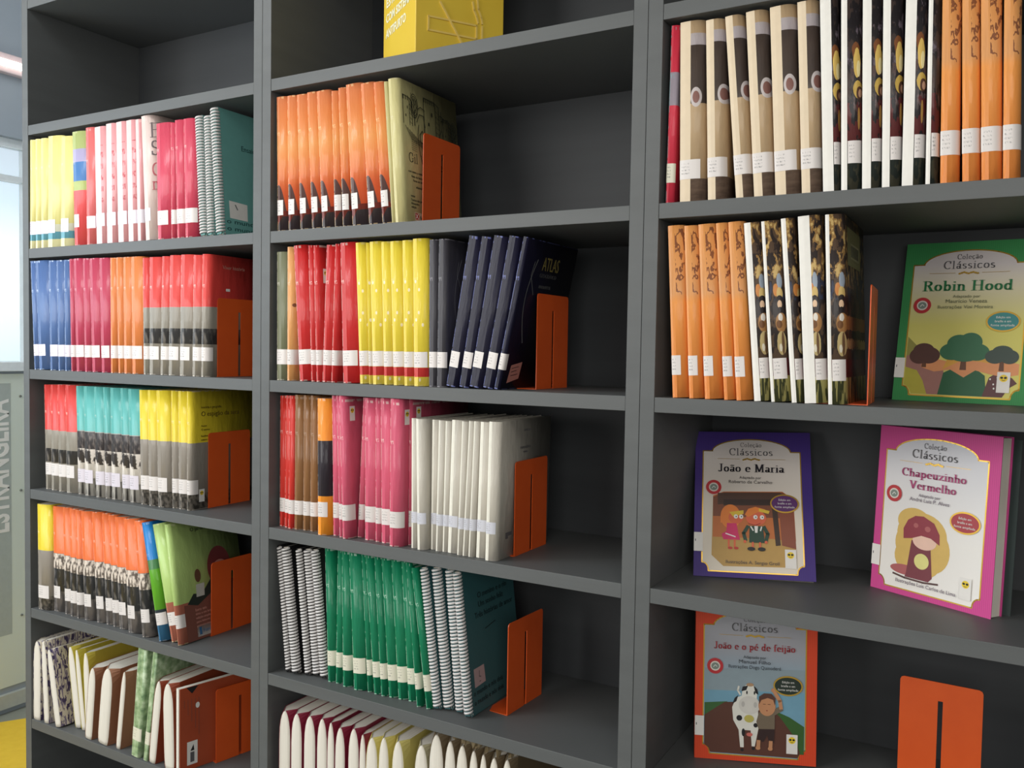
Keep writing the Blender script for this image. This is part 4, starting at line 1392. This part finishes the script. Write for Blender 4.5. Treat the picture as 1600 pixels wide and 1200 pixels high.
# green cover: round-crowned trees in three colours on soft hills
def illus_trees(A):
    P_(A, [(.08, .60), (.16, .66), (.2, .70), (.08, .72)], pm('pale_olive_field', 150, 146, 74))
    P_(A, [(.08, .72), (.2, .70), (.36, .76), (.4, .955), (.14, .955), (.12, .92), (.08, .9)], pm('dusky_pink_hill', 164, 116, 106))
    P_(A, [(.08, .79), (.17, .81), (.22, .87), (.26, .955), (.14, .955), (.12, .92), (.08, .90)], pm('lime_meadow', 184, 174, 66))
    P_(A, [(.34, .955), (.37, .82), (.44, .79), (.6, .79), (.67, .83), (.69, .955)], pm('bottle_green_hill', 40, 96, 62))
    P_(A, [(.66, .955), (.7, .84), (.77, .8), (.86, .84), (.895, .87), (.84, .9), (.8, .955)], pm('plum_brown_hill', 96, 56, 56))
    P_(A, [(.2, .79), (.2, .745), (.3, .735), (.4, .75), (.5, .735), (.62, .74), (.7, .75), (.8, .74), (.9, .755), (.9, .82), (.8, .835), (.7, .82), (.6, .80), (.52, .845), (.42, .80), (.3, .815)], pm('peach_slope', 226, 152, 100))
    P_(A, [(.36, .8), (.4, .72), (.66, .71), (.7, .755), (.6, .745), (.5, .74)], pm('golden_field', 222, 166, 70))
    for a, b, w in ((.22, .76, .012), (.51, .77, .016), (.78, .77, .012)):
        P_(A, [(a - w, b - .06), (a + w, b - .06), (a + w * 1.5, b + .03), (a - w * 1.5, b + .03)], pm('tree_trunk', 104, 66, 44))
    for a, b, c, d in ((.18, .72, .075, .05), (.25, .715, .085, .052), (.21, .685, .08, .045)):
        E_(A, a, b, c, d, pm('dark_brown_crown', 84, 52, 44))
    for a, b, c, d in ((.42, .69, .09, .052), (.6, .69, .09, .052), (.51, .70, .12, .05), (.47, .64, .09, .055), (.55, .63, .085, .058)):
        E_(A, a, b, c, d, pm('green_crown', 54, 110, 76))
    for a, b, c, d in ((.73, .715, .07, .042), (.83, .715, .065, .042), (.78, .69, .075, .042)):
        E_(A, a, b, c, d, pm('slate_green_crown', 62, 76, 68))
    for i, (a, b) in enumerate(((.71, .85), (.735, .88), (.76, .84), (.79, .87), (.74, .905))):
        E_(A, a, b, .006, .006, WHITE, n=8)


# purple cover: two small figures before a dark doorway
def illus_pair(A):
    P_(A, [(.16, .46), (.25, .43), (.75, .42), (.84, .47), (.85, .86), (.8, .92), (.25, .93), (.15, .86)], pm('ochre_ground', 190, 152, 84))
    P_(A, [(.16, .46), (.25, .43), (.75, .42), (.84, .47), (.85, .75), (.66, .74), (.16, .74)], pm('orange_brown_wall', 196, 112, 56))
    P_(A, [(.16, .47), (.25, .435), (.75, .425), (.84, .47), (.84, .6), (.16, .6)], pm('brown_wall', 128, 74, 50))
    P_(A, [(.2, .44), (.73, .425), (.8, .48), (.2, .52)], pm('dark_brown_wall', 82, 58, 46))
    P_(A, [(.25, .485), (.7, .475), (.7, .515), (.25, .525)], pm('lintel', 58, 42, 36))
    P_(A, [(.655, .5), (.7, .5), (.725, .78), (.685, .785)], pm('door_post', 62, 44, 34))
    P_(A, [(.72, .56), (.84, .56), (.85, .8), (.735, .78)], pm('red_brown_wall', 140, 76, 54))
    skin, hair, yel = pm('orange_skin', 222, 104, 68), pm('orange_hair', 232, 132, 56), pm('yellow_hair', 224, 190, 60)
    pink, grn, blk = pm('pink_dress', 214, 44, 104), pm('dark_green_suit', 38, 70, 54), pm('black_shoes', 34, 32, 32)
    E_(A, .31, .6, .085, .082, hair)
    P_(A, [(.225, .6), (.27, .58), (.27, .64), (.225, .645)], hair)
    E_(A, .355, .605, .062, .043, skin)
    P_(A, [(.3, .57), (.42, .555), (.42, .58), (.33, .6)], yel)
    P_(A, [(.28, .645), (.36, .645), (.375, .71), (.39, .755), (.25, .755), (.235, .72), (.275, .7)], pink)
    L_(A, [(.27, .715), (.35, .735)], .002, WHITE)
    for q in (.295, .345):
        L_(A, [(q, .755), (q, .8)], .0032, skin)
        E_(A, q + .012, .81, .02, .009, pm('red_shoes', 190, 60, 50))
    E_(A, .525, .605, .085, .05, skin)
    P_(A, [(.43, .585), (.46, .545), (.52, .53), (.6, .545), (.63, .57), (.54, .565), (.46, .6)], hair)
    P_(A, [(.55, .54), (.64, .555), (.63, .575), (.55, .56)], yel)
    for q in (.355, .4, .52, .575):
        E_(A, q, .6, .018, .0145, WHITE, n=14)
        E_(A, q + .003, .6, .005, .005, blk, n=8)
    L_(A, [(.46, .645), (.52, .655), (.56, .64)], .001, RDK)
    P_(A, [(.47, .66), (.58, .66), (.595, .77), (.465, .77)], grn)
    L_(A, [(.455, .665), (.42, .71), (.435, .755)], .006, grn)
    L_(A, [(.59, .665), (.62, .71), (.605, .755)], .006, grn)
    for q in (.43, .605):
        E_(A, q, .765, .012, .01, skin)
    P_(A, [(.51, .66), (.54, .66), (.535, .705), (.515, .705)], WHITE)
    L_(A, [(.48, .665), (.5, .69)], .0022, WHITE)
    L_(A, [(.57, .665), (.56, .69)], .0022, WHITE)
    for q in (.495, .555):
        L_(A, [(q, .77), (q, .805)], .0032, skin)
    E_(A, .482, .812, .032, .013, blk)
    E_(A, .568, .812, .032, .013, blk)


# magenta cover: a dark red toadstool on an ochre wash
def illus_toadstool(A):
    for a, b, c, d in ((.42, .62, .21, .13), (.4, .76, .2, .12), (.35, .55, .14, .08), (.52, .7, .14, .13), (.3, .68, .1, .1)):
        E_(A, a, b, c, d, pm('ochre_wash', 216, 180, 98))
    E_(A, .3, .845, .13, .03, pm('dusky_rose', 176, 96, 96))
    P_(A, [(.34, .66), (.5, .66), (.53, .86), (.5, .885), (.3, .885), (.31, .86)], pm('plum_stalk', 124, 58, 66))
    E_(A, .435, .775, .062, .046, pm('pale_yellow_patch', 226, 218, 138))
    E_(A, .45, .655, .1, .05, pm('pale_gill', 236, 196, 176))
    P_(A, [(.27, .66), (.265, .6), (.3, .545), (.36, .515), (.43, .51), (.52, .54), (.57, .6), (.575, .66), (.5, .63), (.42, .625), (.34, .65)], pm('dark_red_cap', 146, 54, 66))
    E_(A, .37, .57, .02, .014, pm('dusky_rose', 176, 96, 96))
    E_(A, .47, .58, .024, .016, pm('dusky_rose', 176, 96, 96))
    L_(A, [(.2, .88), (.3, .892), (.46, .895), (.58, .885)], .003, pm('dark_stroke', 92, 66, 62))


# red cover: a cow and a boy on a brown hill under a blue sky
def illus_cow(A):
    o = [(.082, .55), (.9, .50), (.9, .905), (.85, .955), (.13, .955), (.082, .905)]
    P_(A, [(.08, .50), (.9, .47), (.9, .86), (.08, .86)], pm('sky_blue', 116, 162, 184))
    P_(A, [(.08, .42), (.9, .40), (.9, .54), (.08, .56)], pm('greyer_sky', 142, 158, 166))
    P_(A, [(.08, .64), (.27, .625), (.27, .8), (.08, .8)], pm('dark_green_hill', 58, 100, 52))
    P_(A, [(.66, .665), (.78, .70), (.9, .755), (.9, .93), (.7, .93)], pm('green_hill', 56, 96, 44))
    P_(A, [(.08, .72), (.18, .665), (.25, .63), (.4, .62), (.62, .645), (.7, .7), (.8, .8), (.87, .92), (.85, .955), (.13, .955), (.12, .93), (.08, .905)], pm('earth_brown', 92, 56, 44))
    wht, blk = pm('cow_white', 226, 224, 214), pm('cow_black', 32, 30, 32)
    P_(A, [(.31, .66), (.34, .60), (.42, .57), (.52, .60), (.53, .78), (.5, .9), (.475, .9), (.465, .8), (.405, .8), (.41, .91), (.38, .91), (.365, .8), (.32, .74)], wht)
    P_(A, [(.31, .64), (.33, .6), (.36, .58), (.345, .62)], blk)
    E_(A, .37, .725, .024, .018, blk)
    E_(A, .405, .815, .014, .025, blk)
    E_(A, .505, .765, .018, .014, blk)
    P_(A, [(.385, .6), (.395, .53), (.43, .51), (.49, .515), (.515, .55), (.51, .62)], wht)
    P_(A, [(.385, .555), (.395, .525), (.44, .515), (.425, .545)], blk)
    P_(A, [(.485, .515), (.515, .535), (.525, .57), (.5, .56)], blk)
    L_(A, [(.375, .575), (.355, .55), (.362, .525)], .003, wht)
    E_(A, .455, .51, .03, .011, pm('tan_tuft', 176, 140, 106))
    E_(A, .452, .64, .088, .058, pm('muzzle', 212, 208, 200))
    for q in (.4, .5):
        E_(A, q, .635, .014, .018, pm('nostril', 186, 182, 176), n=14)
    E_(A, .43, .56, .006, .012, blk, n=10)
    E_(A, .492, .56, .006, .012, blk, n=10)
    E_(A, .45, .725, .04, .024, pm('yellow_bell', 190, 178, 92))
    E_(A, .455, .825, .025, .012, pm('udder_pink', 206, 110, 100))
    for a, b in ((.395, .925), (.487, .912)):
        E_(A, a, b, .013, .01, blk, n=12)
    skin, hair, shirt, short = pm('boy_skin', 196, 140, 100), pm('boy_hair', 90, 56, 44), pm('khaki_shirt', 118, 104, 86), pm('dark_shorts', 54, 36, 34)
    P_(A, [(.53, .68), (.62, .66), (.66, .68), (.66, .78), (.53, .79), (.51, .74)], shirt)
    L_(A, [(.655, .675), (.705, .65)], .009, shirt)
    L_(A, [(.71, .645), (.7, .6), (.655, .545)], .0062, skin)
    E_(A, .645, .535, .017, .013, skin)
    P_(A, [(.53, .785), (.66, .78), (.655, .865), (.615, .865), (.6, .82), (.57, .865), (.52, .86)], short)
    for q in (.53, .63):
        L_(A, [(q, .862), (q - .002, .895)], .0062, skin)
        E_(A, q - .004, .905, .02, .012, skin)
    E_(A, .595, .635, .07, .064, skin)
    P_(A, [(.53, .63), (.53, .58), (.57, .557), (.63, .557), (.665, .585), (.66, .63), (.645, .595), (.6, .585), (.55, .6)], hair)
    for q in (.575, .615):
        L_(A, [(q - .012, .625), (q + .008, .625)], .0009, hair)
    E_(A, .595, .665, .007, .004, pm('boy_mouth', 150, 70, 60), n=8)


def panel_mat(name, top, bottom, z0=.1, z1=.26):
    return mat(name, lambda c: c.ramp((c.z - z0) * (1 / (z1 - z0)), [(0, sr(*bottom)), (1, sr(*top))], 'LINEAR'), .5, spec=.3, coat=.03)


picture_book(.3594, .2474, Z_['C'], -.1486, .2188, -.0079, 'green picture book with gold arched frame and teal oval badge', (58, 138, 78),
             panel_mat('yellow_green_panel', (206, 198, 196), (212, 204, 112), .13, .235), [('Robin Hood', .31, .017, .66)],
             pm('title_green', 28, 116, 66), pm('grey_green_ink', 110, 116, 84), pm('teal_oval', 62, 140, 138),
             [('Adaptado por', .348, .2, .007, .49), ('Maurício Veneza', .378, .3, .009, .49), ('Ilustrações Vini Moreira', .414, .4, .008, .485)], illus_trees, label_y=.735)
picture_book(.0613, .1196, Z_['D'], .2594, .4919, .0296, 'purple picture book with two small figures before a doorway', (66, 46, 120),
             panel_mat('pale_beige_panel', (206, 198, 194), (222, 212, 196)), [('João e Maria', .29, .015, .57)],
             pm('title_black', 34, 30, 40), pm('grey_black_ink', 80, 74, 74), pm('purple_oval', 92, 46, 104),
             [('Adaptado por', .332, .185, .007, .48), ('Roberto de Carvalho', .362, .37, .0085, .48), ('Ilustrações A. Sergio Groll', .902, .44, .0085, .49)], illus_pair, label_y=.715)


def sleeve(r, thick):
    """clear film sleeve standing open behind the cover"""
    m = mat('clear_film_edge', sr(74, 84, 82), .2)
    box_obj('loose_back_cover', (.012, thick + .012, 0, BW + .006, thick + .0135, BH - .004), m, r)


picture_book(.3390, .2191, Z_['D'], -.4984, .0485, -.0049, 'magenta picture book with gold arched frame and grey page edges showing', (204, 74, 142),
             panel_mat('cool_white_panel', (212, 212, 220), (232, 228, 222)), [('Chapeuzinho', .285, .0125, .54), ('Vermelho', .355, .0125, .39)],
             pm('title_magenta', 176, 60, 116), pm('purple_grey_ink', 112, 98, 112), pm('red_oval', 170, 58, 66),
             [('Adaptado por', .39, .18, .007, .47), ('André Luis P. Alves', .418, .33, .0085, .47), ('Ilustrações Luis Carlos de Lima', .915, .5, .0085, .48)], illus_toadstool, thick=.03, label_y=.73, extra=sleeve)
picture_book(.0742, .1108, Z_['E'], .3577, .0300, .012, 'red picture book with black and white cow and boy', (214, 72, 40),
             panel_mat('blue_grey_panel', (158, 158, 164), (130, 166, 184), .12, .2), [('João e o pé de feijão', .29, .012, .67)],
             pm('title_red', 164, 44, 52), pm('dark_grey_ink', 56, 60, 66), pm('black_green_oval', 36, 50, 40),
             [('Adaptado por', .335, .185, .007, .49), ('Manuel Filho', .365, .26, .009, .49), ('Ilustrações Dogo Quinoderé', .398, .43, .0085, .49)], illus_cow, label_y=.725)

# ---------------------------------------------------------------- yellow carton on the upper shelf
r = thing('cardboard_box', (-.478, .014, Z_['A'] + .0003), (0, 0, math.radians(57)), 'yellow carton with no smoking sign, standing on the upper shelf', 'box')
YB = mat('yellow_carton', lambda c: c.mix(c.noise(12, 12, 12, 2), sr(214, 178, 50), sr(222, 192, 64)), .45)
S_ = .188
box_obj('carton_body', (0, 0, 0, S_, S_, .27), YB, r, .0015)
# face towards the window: white lettering (local x = 0 side), read from the rear edge to the front edge
CRM = plain('cream_print', (240, 236, 200), .5)
for i, (s, wd) in enumerate((('ANTIFURTO', .118), ('COM SISTEMA', .146), ('ESTÁ PRO', .125), ('LOCAL', .125))):
    text('notice_lettering', s, .024, (-.0006, S_ - .018, .088 + .031 * i), (math.pi / 2, 0, -math.pi / 2), CRM, r, width=wd, align='LEFT', extrude=.0002, bold=.0007)
# face towards the right: embossed no smoking sign, raised strips on the local y = 0 side
EMB = plain('pale_yellow_emboss', (232, 200, 104), .45)
eb = bmesh.new()


def emboss(pts, wd=.0034, h=.0022):
    for (a, b), (c, d) in zip(pts, pts[1:]):
        L = math.hypot(c - a, d - b)
        tx, ty, nx, ny = (c - a) / L * wd * .4, (d - b) / L * wd * .4, -(d - b) / L * wd / 2, (c - a) / L * wd / 2
        prism(eb, [(a - tx + nx, b - ty + ny), (a - tx - nx, b - ty - ny), (c + tx - nx, d + ty - ny), (c + tx + nx, d + ty + ny)], -h, 0, axes='xz')


emboss([(.026, .051), (.128, .051), (.128, .077), (.026, .077), (.026, .051)])
emboss([(.050, .108), (.105, .024)], h=.003)
emboss([(.14, .050), (.14, .077)])
emboss([(.131, .083), (.128, .094), (.122, .106), (.119, .121)])
emboss([(.14, .083), (.138, .094), (.131, .109), (.129, .126)])
mesh_obj('no_smoking_sign', eb, EMB, r)
text('notice_lettering', 'PROIBIDO FUMAR', .016, (.11, -.0006, .17), (math.pi / 2, 0, 0), plain('faded_yellow_print', (196, 158, 50), .5), r, width=.13, extrude=.0002)

# ---------------------------------------------------------------- the room
WX = -2.7163


def struct(o):
    o['kind'] = 'structure'
    return o


FLOORM = mat('grey_floor', lambda c: c.mix(c.noise(6, 6, 6, 4), sr(136, 138, 126), sr(150, 152, 140)), .35)
WALLM = mat('pale_grey_wall', lambda c: c.mix(c.noise(3, 3, 3, 3), sr(150, 160, 170), sr(164, 172, 180)), .6)
CEILM = plain('white_ceiling', (210, 212, 212), .7)
LOWM = mat('grey_green_wall_panel', lambda c: c.mix(c.noise(2, 2, 2, 2), sr(206, 214, 202), sr(216, 224, 212)), .3)
struct(box_obj('floor', (WX - .2, -4.2, -.06, 3.0, 1.0, 0), FLOORM))
struct(box_obj('ceiling', (WX - .2, -2.2, 3.0, 3.0, 1.0, 3.06), CEILM))
struct(box_obj('wall_back', (WX - .15, .72, 0, 3.0, .8, 3.0), WALLM))
zs0, zs1, zw = 1.295, 1.33, 2.166
bm = bmesh.new()
bx(bm, WX - .12, -.7, 0, WX, .72, zs0)
bx(bm, WX - .12, -.7, zw, WX, .72, 3.0)
bx(bm, WX - .12, -.7, zs0, WX, -.55, zw)
bx(bm, WX - .12, .66, zs0, WX, .72, zw)
struct(mesh_obj('wall_left', bm, WALLM))
t = bpy.data.objects.new('window_1', None)
COL.objects.link(t)
t.location = (WX, 0, 0)
struct(t)
WF = plain('white_window_frame', (232, 238, 240), .4)
box_obj('window_sill', (-.1, -.55, zs0, .03, .66, zs1), WF, t, .002)
bm = bmesh.new()
bx(bm, -.08, -.55, zw - .03, -.03, .66, zw)
bx(bm, -.08, -.55, zs1, -.03, -.51, zw - .03)
bx(bm, -.08, .62, zs1, -.03, .66, zw - .03)
bx(bm, -.08, -.55, 2.01, -.03, .66, 2.03)
mesh_obj('window_frame', bm, WF, t)
GL = bpy.data.materials.new('window_glass')
GL.use_nodes = True
g = GL.node_tree.nodes['Principled BSDF']
g.inputs['Transmission Weight'].default_value = 1
g.inputs['Roughness'].default_value = .02
g.inputs['IOR'].default_value = 1.1
box_obj('window_pane', (-.056, -.51, zs1, -.052, .62, zw - .03), GL, t)
SKYM = mat('daylight_sky', lambda c: c.ramp((c.z - 1.2) * .9, [(0, sr(206, 232, 238)), (.25, sr(232, 246, 250)), (.5, sr(255, 255, 255)), (.75, sr(214, 232, 242)), (1, sr(200, 212, 222))], 'LINEAR'), .9, emit=1.15)
o = box_obj('backdrop_sky', (WX - .75, -1.6, .6, WX - .7, 1.6, 2.8), SKYM)
struct(o)
bb = box_obj('baseboard_left', (WX, -.7, .022, WX + .018, .71, .075), plain('pale_baseboard', (186, 190, 182), .5))
struct(bb)
# sign fixed to the lower wall
sg = thing('wall_sign', (WX, .25, .10), (0, 0, 0), 'tall frosted sign with white vertical lettering on the left wall', 'sign')
sg.location.x = WX + .0002
box_obj('sign_panel', (0, 0, 0, .008, .336, 1.185), LOWM, sg, .001)
box_obj('lettering_strip', (.008, .10, .2, .0086, .281, 1.15), plain('grey_sign_strip', (176, 184, 178), .5), sg)
text('sign_lettering', 'ESTRANGEIRA', .12, (.0092, .270, .588), (math.pi / 2, -math.pi / 2, math.pi / 2), WHITE, sg, width=.5, align='LEFT', extrude=.0004, base=True, bold=.003)
for z in (.262, .742, 1.1):
    bm = bmesh.new()
    bmesh.ops.create_cone(bm, cap_ends=True, segments=14, radius1=.005, radius2=.004, depth=.004, matrix=Matrix.Translation((.010, .318, z)) @ Matrix.Rotation(math.pi / 2, 4, 'Y'))
    mesh_obj('screw', bm, plain('grey_screw', (120, 124, 116), .4), sg)
# strip lamp high on the left wall
lp = thing('wall_lamp', (WX + .0002, .1, 2.39), (0, 0, 0), 'white strip lamp glowing high on the left wall', 'lamp')
box_obj('lamp_housing', (0, 0, 0, .03, .5, .07), plain('lamp_housing_white', (214, 196, 198), .5), lp, .003)
TUBE = mat('lit_tube', sr(255, 248, 240), .5, emit=2.2)
bm = bmesh.new()
bmesh.ops.create_cone(bm, cap_ends=True, segments=16, radius1=.013, radius2=.013, depth=.48, matrix=Matrix.Translation((.045, .25, .03)) @ Matrix.Rotation(math.pi / 2, 4, 'X'))
mesh_obj('lamp_tube', bm, TUBE, lp)
# yellow mat on the floor beside the bookcases
mt = bmesh.new()
prism(mt, [(-2.64, .4445), (-2.5, .66), (-1.95, .66), (-1.95, -1.6), (-2.64, -1.6)], .0003, .006)
tag(mesh_obj('floor_mat', mt, mat('yellow_mat', lambda c: c.mix(c.noise(40, 40, 40, 3), sr(226, 184, 44), sr(240, 202, 62)), .6)), 'yellow mat lying on the grey floor at the left edge', 'mat')
